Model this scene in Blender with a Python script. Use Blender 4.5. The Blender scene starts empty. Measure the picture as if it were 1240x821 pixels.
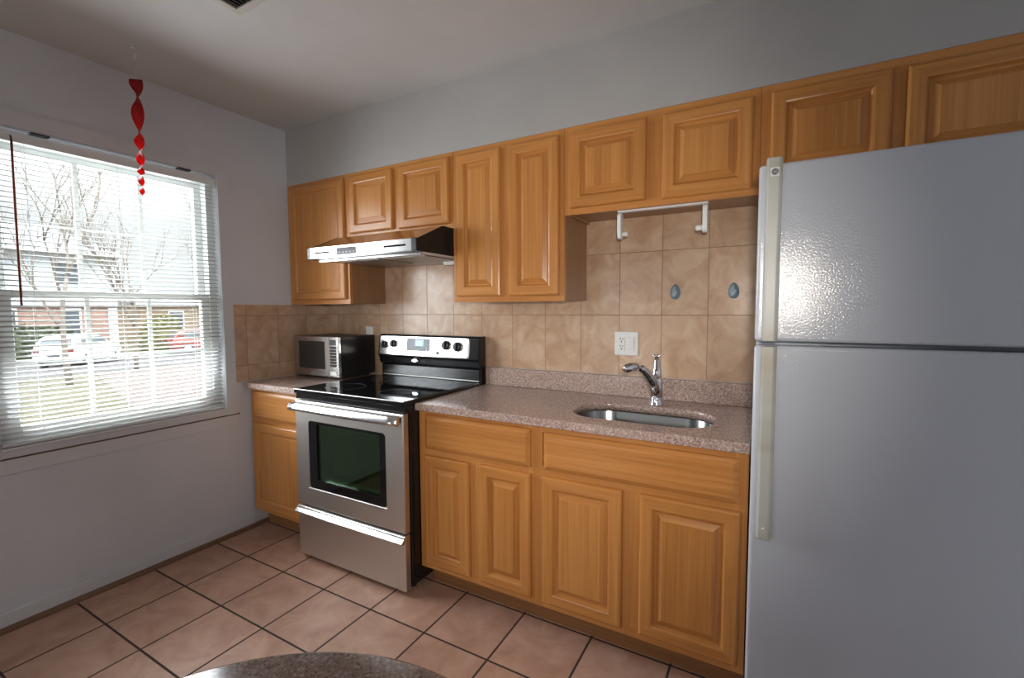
import bpy, bmesh, math, random
from mathutils import Vector, Matrix

random.seed(7)
C = bpy.context.scene.collection
SC = bpy.context.scene
PI = math.pi

# ------------------------------------------------------------------ camera
CAM = Vector((2.7524, -2.2447, 1.3329))
yw, pt, rl = math.radians(29.2), math.radians(3.746), math.radians(-0.296)
fw = Vector((-math.sin(yw)*math.cos(pt), math.cos(yw)*math.cos(pt), -math.sin(pt)))
r0 = Vector((math.cos(yw), math.sin(yw), 0)); u0 = r0.cross(fw)
rt = math.cos(rl)*r0 + math.sin(rl)*u0
up = -math.sin(rl)*r0 + math.cos(rl)*u0
cd = bpy.data.cameras.new('camera'); cam = bpy.data.objects.new('camera', cd); C.objects.link(cam)
m3 = Matrix((rt, up, -fw)).transposed()
cam.matrix_world = Matrix.Translation(CAM) @ m3.to_4x4()
cd.sensor_fit = 'HORIZONTAL'; cd.sensor_width = 36.0; cd.lens = 36.0*558.157/1240.0
cd.clip_start = 0.02; cd.clip_end = 400
SC.camera = cam

# ------------------------------------------------------------------ light
SC.view_settings.view_transform = 'Standard'
SC.view_settings.look = 'None'
SC.view_settings.exposure = 0.5
SC.view_settings.gamma = 1.0
SC.view_settings.use_curve_mapping = False
w = bpy.data.worlds.new('overcast_sky'); SC.world = w; w.use_nodes = True
bg = w.node_tree.nodes['Background']
# overcast sky: three times brighter overhead than at the horizon
nt = w.node_tree
tc = nt.nodes.new('ShaderNodeTexCoord'); sx = nt.nodes.new('ShaderNodeSeparateXYZ'); nt.links.new(tc.outputs['Generated'], sx.inputs[0])
mr = nt.nodes.new('ShaderNodeMapRange'); mr.inputs['From Min'].default_value = 0.15; mr.inputs['From Max'].default_value = 1.0
mr.inputs['To Min'].default_value = 0.78; mr.inputs['To Max'].default_value = 7.5
nt.links.new(sx.outputs[2], mr.inputs['Value']); nt.links.new(mr.outputs[0], bg.inputs[1])
bg.inputs[0].default_value = (0.93, 0.965, 1.0, 1)

# added area lamps brightening the room, at the window and the made-up rear door
def fill_lamp(name, loc, rot, sx, sy, watts, col, spread=180):
    l = bpy.data.lights.new(name, 'AREA'); l.shape = 'RECTANGLE'; l.size = sx; l.size_y = sy; l.energy = watts; l.color = col; l.spread = math.radians(spread)
    o = bpy.data.objects.new(name, l); C.objects.link(o); o.location = loc; o.rotation_euler = rot
    return o
fill_lamp('window_fill', (0.03, -1.19, 1.42), (0, -PI/2+0.16, 0), 1.30, 0.86, 13, (0.88, 0.94, 1.0), 142)  # fill lamp added on the room side of the blind
fill_lamp('window_outer_fill', (-0.175, -1.19, 1.42), (0, -PI/2, 0), 1.30, 0.86, 24, (0.92, 0.96, 1.0))  # lamp added outside the glass to brighten slats and room
fill_lamp('rear_door_fill', (0.85, -4.96, 1.03), (PI/2, 0, 0), 1.0, 1.95, 13, (0.92, 0.96, 1.0))  # lamp added at the unseen rear door

# the camera's own flash, a small lamp just above the lens
fl = bpy.data.lights.new('camera_flash', 'SPOT'); fl.energy = 52; fl.color = (1.0, 0.93, 0.84)
fl.spot_size = math.radians(86); fl.spot_blend = 1.0; fl.shadow_soft_size = 0.035
flo = bpy.data.objects.new('camera_flash', fl); C.objects.link(flo)
flo.matrix_world = Matrix.Translation(CAM + rt*0.03 + up*0.09 - fw*0.05) @ m3.to_4x4()

# ------------------------------------------------------------------ helpers
WP = {}     # world origin of every object

class MB:
    def __init__(self):
        self.bm = bmesh.new()
    def _add(self, vs, fs, mi=0, smooth=False):
        v = [self.bm.verts.new(p) for p in vs]
        out = []
        for f in fs:
            try:
                q = self.bm.faces.new([v[i] for i in f])
            except ValueError:
                continue
            q.material_index = mi; q.smooth = smooth; out.append(q)
        return v, out
    def box(self, x0, x1, y0, y1, z0, z1, mi=0, bev=0.0, seg=2, smooth=False):
        if x0 > x1: x0, x1 = x1, x0
        if y0 > y1: y0, y1 = y1, y0
        if z0 > z1: z0, z1 = z1, z0
        vs = [(x0,y0,z0),(x1,y0,z0),(x1,y1,z0),(x0,y1,z0),(x0,y0,z1),(x1,y0,z1),(x1,y1,z1),(x0,y1,z1)]
        fs = [(0,3,2,1),(4,5,6,7),(0,1,5,4),(1,2,6,5),(2,3,7,6),(3,0,4,7)]
        v, f = self._add(vs, fs, mi)
        if bev > 0:
            es = list({e for q in f for e in q.edges})
            r = bmesh.ops.bevel(self.bm, geom=es, offset=bev, segments=seg, affect='EDGES', profile=0.5)
            for q in r['faces']:
                q.material_index = mi
                q.smooth = smooth
        return self
    def prism(self, poly, axis, lo, hi, mi=0, smooth=False, bev=0.0, seg=2):
        """polygon in the plane perpendicular to axis (0: yz, 1: xz, 2: xy), extruded lo..hi"""
        def P(a, b, t):
            return (t, a, b) if axis == 0 else ((a, t, b) if axis == 1 else (a, b, t))
        n = len(poly)
        vs = [P(a, b, lo) for a, b in poly] + [P(a, b, hi) for a, b in poly]
        fs = [tuple(range(n)), tuple(range(2*n-1, n-1, -1))]
        sides = [(i, (i+1) % n, n+(i+1) % n, n+i) for i in range(n)]
        v, f = self._add(vs, fs, mi)
        v2 = v
        out = list(f)
        for s in sides:
            q = self.bm.faces.new([v2[i] for i in s]); q.material_index = mi; q.smooth = smooth; out.append(q)
        bmesh.ops.recalc_face_normals(self.bm, faces=out)
        if bev > 0:
            es = list({e for q in out for e in q.edges})
            r = bmesh.ops.bevel(self.bm, geom=es, offset=bev, segments=seg, affect='EDGES', profile=0.5)
            for q in r['faces']: q.material_index = mi
        return self
    def loft(self, rings, mi=0, closed=True, cap0=True, cap1=True, smooth=True, mats=None):
        n = len(rings[0]); vv = [[self.bm.verts.new(p) for p in r] for r in rings]
        out = []
        for k in range(len(rings)-1):
            for i in range(n if closed else n-1):
                j = (i+1) % n
                q = self.bm.faces.new((vv[k][i], vv[k][j], vv[k+1][j], vv[k+1][i]))
                q.material_index = mats[i] if mats else mi; q.smooth = smooth; out.append(q)
        if cap0:
            q = self.bm.faces.new(vv[0][::-1]); q.material_index = mi; out.append(q)
        if cap1:
            q = self.bm.faces.new(vv[-1]); q.material_index = mi; out.append(q)
        bmesh.ops.recalc_face_normals(self.bm, faces=out)
        return self
    def tube(self, pts, r, n=10, mi=0, cap=True):
        pts = [Vector(p) for p in pts]; rings = []
        rr = r if isinstance(r, (list, tuple)) else [r]*len(pts)
        prev = None
        for i, p in enumerate(pts):
            d = (pts[min(i+1, len(pts)-1)] - pts[max(i-1, 0)]).normalized()
            if prev is None:
                a = Vector((0, 0, 1)) if abs(d.z) < 0.9 else Vector((1, 0, 0))
                x = d.cross(a).normalized()
            else:
                x = (prev - d*prev.dot(d)).normalized()
            prev = x; y = d.cross(x)
            rings.append([p + (x*math.cos(2*PI*k/n) + y*math.sin(2*PI*k/n))*rr[i] for k in range(n)])
        return self.loft(rings, mi, True, cap, cap, True)
    def lathe(self, prof, c, n=32, mi=0, axis=2, cap=True):
        rings = []
        for r, h in prof:
            ring = []
            for k in range(n):
                a = 2*PI*k/n; s, t = r*math.cos(a), r*math.sin(a)
                if axis == 2: p = (c[0]+s, c[1]+t, c[2]+h)
                elif axis == 1: p = (c[0]+s, c[1]+h, c[2]+t)
                else: p = (c[0]+h, c[1]+s, c[2]+t)
                ring.append(p)
            rings.append(ring)
        return self.loft(rings, mi, True, cap, cap, True)
    def nested(self, x0, x1, z0, z1, y, levels, mv=0, mh=1, sign=-1):
        """stack of nested rectangles facing -y: levels = [(inset, height)], each joined to the next"""
        rings = []
        for ins, h in levels:
            rings.append([(x0+ins, y+sign*h, z0+ins), (x1-ins, y+sign*h, z0+ins), (x1-ins, y+sign*h, z1-ins), (x0+ins, y+sign*h, z1-ins)])
        return self.loft(rings, mv, True, True, True, False, mats=[mh, mv, mh, mv])
    def build(self, name, mats, parent=None, kind=None, autosmooth=False):
        me = bpy.data.meshes.new(name)
        self.bm.normal_update()
        xs = [v.co.x for v in self.bm.verts]; ys = [v.co.y for v in self.bm.verts]; zs = [v.co.z for v in self.bm.verts]
        org = Vector(((min(xs)+max(xs))/2, (min(ys)+max(ys))/2, min(zs)))
        for v in self.bm.verts: v.co -= org
        self.bm.to_mesh(me); self.bm.free()
        if not isinstance(mats, (list, tuple)): mats = [mats]
        for m in mats: me.materials.append(m)
        o = bpy.data.objects.new(name, me); C.objects.link(o)
        WP[o] = org
        if parent is not None:
            o.parent = parent; o.location = org - WP[parent]
        else:
            o.location = org
        if kind: o['kind'] = kind
        return o

def thing(name, label, cat, loc, group=None, kind=None):
    o = bpy.data.objects.new(name, None); C.objects.link(o); o.location = loc; WP[o] = Vector(loc)
    o.empty_display_size = 0.1
    if kind: o['kind'] = kind
    else: o['label'] = label; o['category'] = cat
    if group: o['group'] = group
    return o
def tag(o, label, cat, group=None):
    o['label'] = label; o['category'] = cat
    if group: o['group'] = group
    return o
def copy_tree(o, parent=None):
    c = o.copy(); C.objects.link(c)
    if parent: c.parent = parent
    for ch in list(o.children): copy_tree(ch, c)
    return c

def text_mesh(txt, size, depth=0.0005):
    cu = bpy.data.curves.new('t', 'FONT'); cu.body = txt; cu.size = size; cu.extrude = depth; cu.align_x = 'CENTER'; cu.align_y = 'CENTER'
    o = bpy.data.objects.new('t', cu); C.objects.link(o)
    bpy.context.view_layer.update()
    dg = bpy.context.evaluated_depsgraph_get()
    me = bpy.data.meshes.new_from_object(o.evaluated_get(dg))
    bpy.data.objects.remove(o); return me

def rrect(x0, x1, y0, y1, r, n=8):
    pts = []
    for cx, cy, a0 in ((x1-r, y1-r, 0), (x0+r, y1-r, PI/2), (x0+r, y0+r, PI), (x1-r, y0+r, 3*PI/2)):
        for k in range(n+1):
            a = a0 + PI/2*k/n; pts.append((cx+r*math.cos(a), cy+r*math.sin(a)))
    return pts

# ------------------------------------------------------------------ materials
def mat(name, col=(0.8,0.8,0.8), rough=0.5, metal=0.0, spec=0.5, bump=None, emit=None, coat=0.0, aniso=0.0):
    m = bpy.data.materials.new(name); m.use_nodes = True
    b = m.node_tree.nodes['Principled BSDF']
    b.inputs['Base Color'].default_value = (*col, 1); b.inputs['Roughness'].default_value = rough
    b.inputs['Metallic'].default_value = metal; b.inputs['Specular IOR Level'].default_value = spec
    b.inputs['Coat Weight'].default_value = coat
    if emit:
        b.inputs['Emission Color'].default_value = (*emit[0], 1); b.inputs['Emission Strength'].default_value = emit[1]
    if bump:
        sc, st, dist = bump
        nt = m.node_tree
        n = nt.nodes.new('ShaderNodeTexNoise'); n.inputs['Scale'].default_value = sc; n.inputs['Detail'].default_value = 3
        g = nt.nodes.new('ShaderNodeNewGeometry'); nt.links.new(g.outputs['Position'], n.inputs['Vector'])
        bp = nt.nodes.new('ShaderNodeBump'); bp.inputs['Strength'].default_value = st; bp.inputs['Distance'].default_value = dist
        nt.links.new(n.outputs['Fac'], bp.inputs['Height']); nt.links.new(bp.outputs['Normal'], b.inputs['Normal'])
    return m
def N(m, t, **kw):
    n = m.node_tree.nodes.new(t)
    for k, v in kw.items(): setattr(n, k, v)
    return n
def L(m, a, b): m.node_tree.links.new(a, b)
def ramp(m, stops):
    r = N(m, 'ShaderNodeValToRGB'); e = r.color_ramp.elements
    e[0].position, e[0].color = stops[0][0], (*stops[0][1], 1)
    e[1].position, e[1].color = stops[-1][0], (*stops[-1][1], 1)
    for p, c in stops[1:-1]:
        x = e.new(p); x.color = (*c, 1)
    return r
def mth(m, op, a, b=None, c=None):
    n = N(m, 'ShaderNodeMath', operation=op)
    for i, v in enumerate((a, b, c)):
        if v is None: continue
        if isinstance(v, (int, float)): n.inputs[i].default_value = v
        else: L(m, v, n.inputs[i])
    return n.outputs[0]
def pos(m, scale=(1,1,1)):
    g = N(m, 'ShaderNodeNewGeometry'); mp = N(m, 'ShaderNodeMapping'); mp.inputs['Scale'].default_value = scale
    L(m, g.outputs['Position'], mp.inputs['Vector']); return mp.outputs[0]
def noise(m, vec, scale, detail=4, rough=0.55, dist=0.0):
    n = N(m, 'ShaderNodeTexNoise'); n.inputs['Scale'].default_value = scale; n.inputs['Detail'].default_value = detail
    n.inputs['Roughness'].default_value = rough; n.inputs['Distortion'].default_value = dist
    L(m, vec, n.inputs['Vector']); return n.outputs['Fac']
def mixc(m, fac, a, b, mode='MIX'):
    n = N(m, 'ShaderNodeMix', data_type='RGBA', blend_type=mode)
    for sock, v in ((n.inputs['Factor'], fac), (n.inputs['A'], a), (n.inputs['B'], b)):
        if isinstance(v, (int, float)): sock.default_value = v
        elif isinstance(v, tuple): sock.default_value = (*v, 1)
        else: L(m, v, sock)
    return n.outputs['Result']

def wood(name, axis, dark, mid, light, rough=0.28):
    m = mat(name, mid, rough); b = m.node_tree.nodes['Principled BSDF']
    s1 = [75, 75, 75]; s1[axis] = 1.8
    s2 = [11, 11, 11]; s2[axis] = 0.25
    oi = N(m, 'ShaderNodeObjectInfo')
    add = N(m, 'ShaderNodeVectorMath', operation='ADD')
    sc = N(m, 'ShaderNodeVectorMath', operation='SCALE'); sc.inputs['Scale'].default_value = 60
    cmb = N(m, 'ShaderNodeCombineXYZ')
    for i in range(3): L(m, oi.outputs['Random'], cmb.inputs[i])
    L(m, cmb.outputs[0], sc.inputs[0])
    v1 = pos(m, s1); L(m, v1, add.inputs[0]); L(m, sc.outputs[0], add.inputs[1])
    f1 = noise(m, add.outputs[0], 1.0, 6, 0.6, 0.6)
    f2 = noise(m, pos(m, s2), 1.0, 1, 0.5)
    fac = mth(m, 'ADD', mth(m, 'MULTIPLY', f1, 0.70), mth(m, 'MULTIPLY', f2, 0.40))
    fac = mth(m, 'ADD', mth(m, 'ADD', fac, 0.04), mth(m, 'MULTIPLY', mth(m, 'SUBTRACT', oi.outputs['Random'], 0.5), 0.10))
    r = ramp(m, [(0.38, dark), (0.58, mid), (0.80, light)])
    L(m, fac, r.inputs[0]); L(m, r.outputs[0], b.inputs['Base Color'])
    bp = N(m, 'ShaderNodeBump'); bp.inputs['Strength'].default_value = 0.06; bp.inputs['Distance'].default_value = 0.001
    L(m, f1, bp.inputs['Height']); L(m, bp.outputs[0], b.inputs['Normal'])
    return m
WD, WM, WL = (0.40, 0.155, 0.036), (0.52, 0.215, 0.054), (0.63, 0.290, 0.085)
M_wv = wood('honey_wood_upright_grain', 2, WD, WM, WL)
M_wh = wood('honey_wood_level_grain', 0, WD, WM, WL)
M_side = wood('cabinet_side_veneer', 2, (0.25, 0.125, 0.055), (0.33, 0.17, 0.08), (0.40, 0.22, 0.11), 0.4)
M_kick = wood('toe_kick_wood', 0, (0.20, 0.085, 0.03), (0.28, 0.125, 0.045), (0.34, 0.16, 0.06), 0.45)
M_shoe = wood('floor_strip_wood', 1, (0.10, 0.05, 0.03), (0.16, 0.085, 0.05), (0.22, 0.12, 0.07), 0.5)

def paint(name, col, bumpy=0.12):
    m = mat(name, col, 0.6, spec=0.3); b = m.node_tree.nodes['Principled BSDF']
    f = noise(m, pos(m), 2.2, 5, 0.6)
    r = ramp(m, [(0.3, tuple(c*0.93 for c in col)), (0.7, tuple(min(1, c*1.04) for c in col))])
    L(m, f, r.inputs[0]); L(m, r.outputs[0], b.inputs['Base Color'])
    f2 = noise(m, pos(m), 120, 3)
    bp = N(m, 'ShaderNodeBump'); bp.inputs['Strength'].default_value = bumpy; bp.inputs['Distance'].default_value = 0.002
    L(m, f2, bp.inputs['Height']); L(m, bp.outputs[0], b.inputs['Normal'])
    return m
M_wall = paint('lavender_grey_wall_paint', (0.68, 0.70, 0.745))
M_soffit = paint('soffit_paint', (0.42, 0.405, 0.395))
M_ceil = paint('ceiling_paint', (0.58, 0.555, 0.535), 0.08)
M_trim = paint('window_casing_paint', (0.68, 0.69, 0.72), 0.05)
M_grime = mat('peeling_sill_wood', (0.16, 0.10, 0.06), 0.8)

def grid_mask(m, axes, size, org, half):
    """1 on the joint lines of a grid in world space; returns mask and a cell-id colour"""
    g = N(m, 'ShaderNodeNewGeometry'); sp = N(m, 'ShaderNodeSeparateXYZ'); L(m, g.outputs['Position'], sp.inputs[0])
    masks, cells = [], []
    for a, s, o in zip(axes, size, org):
        t = mth(m, 'DIVIDE', mth(m, 'SUBTRACT', sp.outputs[a], o), s)
        fr = mth(m, 'FRACT', t)
        d = mth(m, 'MINIMUM', fr, mth(m, 'SUBTRACT', 1.0, fr))
        mr = N(m, 'ShaderNodeMapRange', interpolation_type='SMOOTHSTEP')
        mr.inputs['From Min'].default_value = half*0.6/s; mr.inputs['From Max'].default_value = half*1.4/s
        mr.inputs['To Min'].default_value = 1; mr.inputs['To Max'].default_value = 0
        L(m, d, mr.inputs['Value']); masks.append(mr.outputs[0]); cells.append(mth(m, 'FLOOR', t))
    mk = mth(m, 'MAXIMUM', masks[0], masks[1])
    cb = N(m, 'ShaderNodeCombineXYZ'); L(m, cells[0], cb.inputs[0]); L(m, cells[1], cb.inputs[1])
    wn = N(m, 'ShaderNodeTexWhiteNoise'); L(m, cb.outputs[0], wn.inputs['Vector'])
    return mk, wn
def tile(name, axes, size, org, half, cols, grout, rough, nsc, bumpd, var=0.12):
    m = mat(name, cols[1], rough); b = m.node_tree.nodes['Principled BSDF']
    mk, wn = grid_mask(m, axes, size, org, half)
    off = N(m, 'ShaderNodeVectorMath', operation='MULTIPLY_ADD'); off.inputs[1].default_value = (7, 7, 7)
    L(m, wn.outputs['Color'], off.inputs[0]); L(m, pos(m), off.inputs[2])
    f = noise(m, off.outputs[0], nsc, 7, 0.62, 0.8)
    r = ramp(m, [(0.30, cols[0]), (0.52, cols[1]), (0.72, cols[2])]); L(m, f, r.inputs[0])
    v = mth(m, 'ADD', 1-var/2, mth(m, 'MULTIPLY', wn.outputs['Value'], var))
    hs = N(m, 'ShaderNodeHueSaturation'); L(m, v, hs.inputs['Value']); L(m, r.outputs[0], hs.inputs['Color'])
    L(m, mixc(m, mk, hs.outputs[0], grout), b.inputs['Base Color'])
    rr = mth(m, 'ADD', rough, mth(m, 'MULTIPLY', mk, 0.5)); L(m, rr, b.inputs['Roughness'])
    h = mth(m, 'ADD', mth(m, 'MULTIPLY', mth(m, 'SUBTRACT', 1.0, mk), 1.0), mth(m, 'MULTIPLY', f, 0.25))
    bp = N(m, 'ShaderNodeBump'); bp.inputs['Strength'].default_value = 0.6; bp.inputs['Distance'].default_value = bumpd
    L(m, h, bp.inputs['Height']); L(m, bp.outputs[0], b.inputs['Normal'])
    return m
M_floor = tile('terracotta_floor_tile', (0, 1), (0.3069, 0.3069), (0.3147, -0.836), 0.0042,
               [(0.40, 0.215, 0.15), (0.51, 0.30, 0.215), (0.60, 0.375, 0.28)], (0.035, 0.022, 0.018), 0.38, 7, 0.0015, 0.16)
TC = [(0.47, 0.28, 0.175), (0.575, 0.385, 0.255), (0.67, 0.49, 0.345)]
M_tile_back = tile('beige_wall_tile', (0, 2), (0.2009, 0.3005), (1.1031, 1.2997), 0.0014, TC, (0.26, 0.15, 0.09), 0.22, 9, 0.0008, 0.10)
M_tile_left = tile('beige_wall_tile_side', (1, 2), (0.2065, 0.2985), (-0.192, 1.2995), 0.0014, TC, (0.26, 0.15, 0.09), 0.22, 9, 0.0008, 0.10)

def granite(name, k=1.0):
    m = mat(name, (0.3, 0.22, 0.19), 0.16); b = m.node_tree.nodes['Principled BSDF']
    v = pos(m)
    f1 = noise(m, v, 160, 3, 0.6); f2 = noise(m, v, 14, 3)
    vo = N(m, 'ShaderNodeTexVoronoi'); vo.inputs['Scale'].default_value = 230; L(m, v, vo.inputs['Vector'])
    sp = N(m, 'ShaderNodeSeparateColor'); L(m, vo.outputs['Color'], sp.inputs[0])
    r1 = ramp(m, [(0.35, (0.13*k, 0.088*k, 0.078*k)), (0.5, (0.29*k, 0.205*k, 0.175*k)), (0.66, (0.46*k, 0.36*k, 0.31*k))]); L(m, f1, r1.inputs[0])
    r2 = ramp(m, [(0.16, (0.05*k, 0.035*k, 0.035*k)), (0.2, (0.28*k, 0.195*k, 0.165*k)), (0.78, (0.33*k, 0.235*k, 0.205*k)), (0.84, (0.56*k, 0.47*k, 0.42*k))])
    L(m, sp.outputs[0], r2.inputs[0])
    c = mixc(m, 0.5, r1.outputs[0], r2.outputs[0])
    c = mixc(m, mth(m, 'MULTIPLY', f2, 0.35), c, (0.24*k, 0.16*k, 0.13*k))
    L(m, c, b.inputs['Base Color'])
    return m
M_gran = granite('brown_pink_granite', 1.45)
M_gran_t = granite('shaded_granite_table', 0.55)  # same granite, darkened in colour to stand in for shade on the table

def brushed(name, col, rough, axis=0):
    m = mat(name, col, rough, 1.0); b = m.node_tree.nodes['Principled BSDF']
    s = [900, 900, 900]; s[axis] = 6
    f = noise(m, pos(m, s), 1.0, 3)
    rr = mth(m, 'ADD', rough-0.06, mth(m, 'MULTIPLY', f, 0.12)); L(m, rr, b.inputs['Roughness'])
    bp = N(m, 'ShaderNodeBump'); bp.inputs['Strength'].default_value = 0.05; bp.inputs['Distance'].default_value = 0.0005
    L(m, f, bp.inputs['Height']); L(m, bp.outputs[0], b.inputs['Normal'])
    return m
M_steel = brushed('brushed_stainless', (0.70, 0.67, 0.63), 0.38)
M_steel_b = brushed('bright_handle_steel', (0.80, 0.79, 0.78), 0.20)
M_sink = brushed('sink_stainless', (0.29, 0.29, 0.285), 0.22)
M_chrome = mat('chrome', (0.78, 0.78, 0.80), 0.09, 1.0)
M_blk = mat('black_enamel', (0.010, 0.010, 0.011), 0.16)
M_blkp = mat('black_plastic', (0.015, 0.015, 0.016), 0.38)
M_blkh = mat('black_hood_paint', (0.010, 0.010, 0.011), 0.42, spec=0.3)
M_glass_blk = mat('black_ceramic_glass', (0.006, 0.006, 0.007), 0.045)
M_dark = mat('dark_slot', (0.01, 0.01, 0.01), 0.8, spec=0.1)
M_cav = mat('oven_cavity_enamel', (0.20, 0.22, 0.20), 0.4)
M_rack = mat('oven_rack_wire', (0.80, 0.79, 0.75), 0.5, 0.6)
M_fr = mat('textured_white_fridge_enamel', (0.50, 0.525, 0.58), 0.13, bump=(230, 0.26, 0.0022))
M_frp = mat('fridge_white_plastic', (0.66, 0.66, 0.68), 0.4)
M_wp = mat('white_plastic', (0.78, 0.78, 0.76), 0.35)
M_gasket = mat('grey_gasket', (0.16, 0.17, 0.19), 0.7)
M_vinyl = mat('white_vinyl', (0.84, 0.86, 0.86), 0.4)
M_red = None

def thin_glass(name, tint=(1, 1, 1), refl=0.06):
    m = bpy.data.materials.new(name); m.use_nodes = True; nt = m.node_tree; nt.nodes.clear()
    out = N(m, 'ShaderNodeOutputMaterial'); t = N(m, 'ShaderNodeBsdfTransparent'); t.inputs[0].default_value = (*tint, 1)
    g = N(m, 'ShaderNodeBsdfGlossy'); g.inputs['Roughness'].default_value = 0.02
    lw = N(m, 'ShaderNodeLayerWeight'); lw.inputs[0].default_value = 0.35
    f = mth(m, 'MULTIPLY_ADD', lw.outputs['Fresnel'], 0.6, refl)
    mx = N(m, 'ShaderNodeMixShader'); L(m, f, mx.inputs[0]); L(m, t.outputs[0], mx.inputs[1]); L(m, g.outputs[0], mx.inputs[2])
    L(m, mx.outputs[0], out.inputs[0]); return m
M_pane = thin_glass('window_glass', (0.95, 0.97, 0.96), 0.02)
M_oven_pane = thin_glass('green_tinted_oven_glass', (0.50, 0.78, 0.54), 0.05)
M_mw = brushed('microwave_stainless', (0.40, 0.37, 0.35), 0.34)
M_mw_pane = mat('dark_microwave_screen', (0.035, 0.033, 0.032), 0.18)

def translucent(name, col, tcol, fac, rough=0.3):
    m = mat(name, col, rough); nt = m.node_tree
    b = nt.nodes['Principled BSDF']; out = nt.nodes['Material Output']
    t = N(m, 'ShaderNodeBsdfTranslucent'); t.inputs[0].default_value = (*tcol, 1)
    mx = N(m, 'ShaderNodeMixShader'); mx.inputs[0].default_value = fac
    L(m, b.outputs[0], mx.inputs[1]); L(m, t.outputs[0], mx.inputs[2]); L(m, mx.outputs[0], out.inputs[0]); return m
M_slat = translucent('blind_slat_vinyl', (0.80, 0.80, 0.77), (0.80, 0.79, 0.75), 0.22, 0.4)
M_red = translucent('glossy_red_foil', (0.30, 0.012, 0.012), (0.85, 0.03, 0.03), 0.42, 0.15)
M_wand = translucent('amber_brown_wand', (0.24, 0.075, 0.04), (0.5, 0.16, 0.08), 0.45, 0.2)
M_bluep = translucent('clear_blue_plastic', (0.22, 0.36, 0.46), (0.3, 0.5, 0.65), 0.3, 0.08)

M_bluew = translucent('pale_blue_clear_plastic', (0.52, 0.62, 0.68), (0.5, 0.65, 0.75), 0.25, 0.08)
# handle yellowing: real staining of the plastic, patchy along the strip
M_hand = mat('yellowed_handle_plastic', (0.55, 0.53, 0.45), 0.4)
b = M_hand.node_tree.nodes['Principled BSDF']
f = noise(M_hand, pos(M_hand, (3, 3, 5)), 1.0, 3)
r = ramp(M_hand, [(0.36, (0.34, 0.31, 0.24)), (0.5, (0.43, 0.43, 0.39)), (0.7, (0.47, 0.48, 0.46))])
L(M_hand, f, r.inputs[0]); L(M_hand, r.outputs[0], b.inputs['Base Color'])

# outdoors
M_lawn = mat('winter_lawn', (0.20, 0.19, 0.09), 0.95)
b = M_lawn.node_tree.nodes['Principled BSDF']
f = noise(M_lawn, pos(M_lawn), 1.6, 8, 0.7)
r = ramp(M_lawn, [(0.3, (0.055, 0.055, 0.025)), (0.55, (0.095, 0.085, 0.045)), (0.75, (0.15, 0.115, 0.075))]); L(M_lawn, f, r.inputs[0]); L(M_lawn, r.outputs[0], b.inputs['Base Color'])
M_street = mat('asphalt', (0.085, 0.083, 0.085), 0.9, bump=(60, 0.4, 0.01))
M_walk = mat('concrete_walk', (0.13, 0.10, 0.09), 0.9, bump=(40, 0.3, 0.01))
M_brick = mat('red_brick', (0.3, 0.15, 0.11), 0.85)
b = M_brick.node_tree.nodes['Principled BSDF']
bt = N(M_brick, 'ShaderNodeTexBrick'); bt.inputs['Scale'].default_value = 1.0
bt.inputs['Brick Width'].default_value = 0.22; bt.inputs['Row Height'].default_value = 0.075; bt.inputs['Mortar Size'].default_value = 0.008
bt.inputs['Color1'].default_value = (0.46, 0.25, 0.19, 1); bt.inputs['Color2'].default_value = (0.38, 0.19, 0.14, 1); bt.inputs['Mortar'].default_value = (0.45, 0.40, 0.36, 1)
g = N(M_brick, 'ShaderNodeNewGeometry'); sp = N(M_brick, 'ShaderNodeSeparateXYZ'); cb = N(M_brick, 'ShaderNodeCombineXYZ')
L(M_brick, g.outputs['Position'], sp.inputs[0])
L(M_brick, mth(M_brick, 'ADD', sp.outputs[1], sp.outputs[0]), cb.inputs[0]); L(M_brick, sp.outputs[2], cb.inputs[1])
L(M_brick, cb.outputs[0], bt.inputs['Vector']); L(M_brick, bt.outputs[0], b.inputs['Base Color'])
M_tan = mat('tan_brick', (0.36, 0.26, 0.18), 0.9, bump=(30, 0.3, 0.01))
M_siding = mat('white_siding', (0.62, 0.66, 0.70), 0.7)
M_roof = mat('grey_shingle', (0.24, 0.25, 0.27), 0.95, bump=(40, 0.5, 0.02))
M_otrim = mat('white_trim', (0.80, 0.80, 0.80), 0.5)
M_opane = mat('dark_house_glass', (0.10, 0.12, 0.14), 0.1)
M_bark = mat('grey_bark', (0.22, 0.18, 0.15), 0.95, bump=(30, 0.5, 0.01))
M_hedge = mat('hedge_leaf', (0.07, 0.09, 0.04), 0.9)
M_yel = mat('pale_shrub_leaf', (0.20, 0.20, 0.08), 0.9)
M_carw = mat('white_car_paint', (0.82, 0.83, 0.84), 0.18, coat=0.6)
M_carr = mat('red_car_paint', (0.34, 0.09, 0.08), 0.2, coat=0.6)
M_tyre = mat('tyre_rubber', (0.02, 0.02, 0.02), 0.8)
M_lamp_r = mat('tail_lamp_red', (0.25, 0.02, 0.02), 0.2)

# ------------------------------------------------------------------ measurements
A = 0.5555; U = [0.0, A, 1.3226, 1.9368, 2.706, 3.50]; B = [0.0, A, 1.3307, 1.9289, 2.7080]
YU = -0.296; YB = -0.5966; ZB = 1.367; ZT = 2.129; ZC = 0.9014; ZH = 1.748; CEIL = 2.479
XR = 3.52; YR = -4.8

# ------------------------------------------------------------------ the room
MB().box(-0.16, XR+0.12, YR-0.14, 0.14, -0.12, 0.0).build('floor', M_floor, kind='structure')
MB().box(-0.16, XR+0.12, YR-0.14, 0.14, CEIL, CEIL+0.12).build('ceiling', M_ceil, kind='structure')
MB().box(0.0, XR, 0.0, 0.14, 0.0, CEIL).build('wall_back', M_wall, kind='structure')
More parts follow.
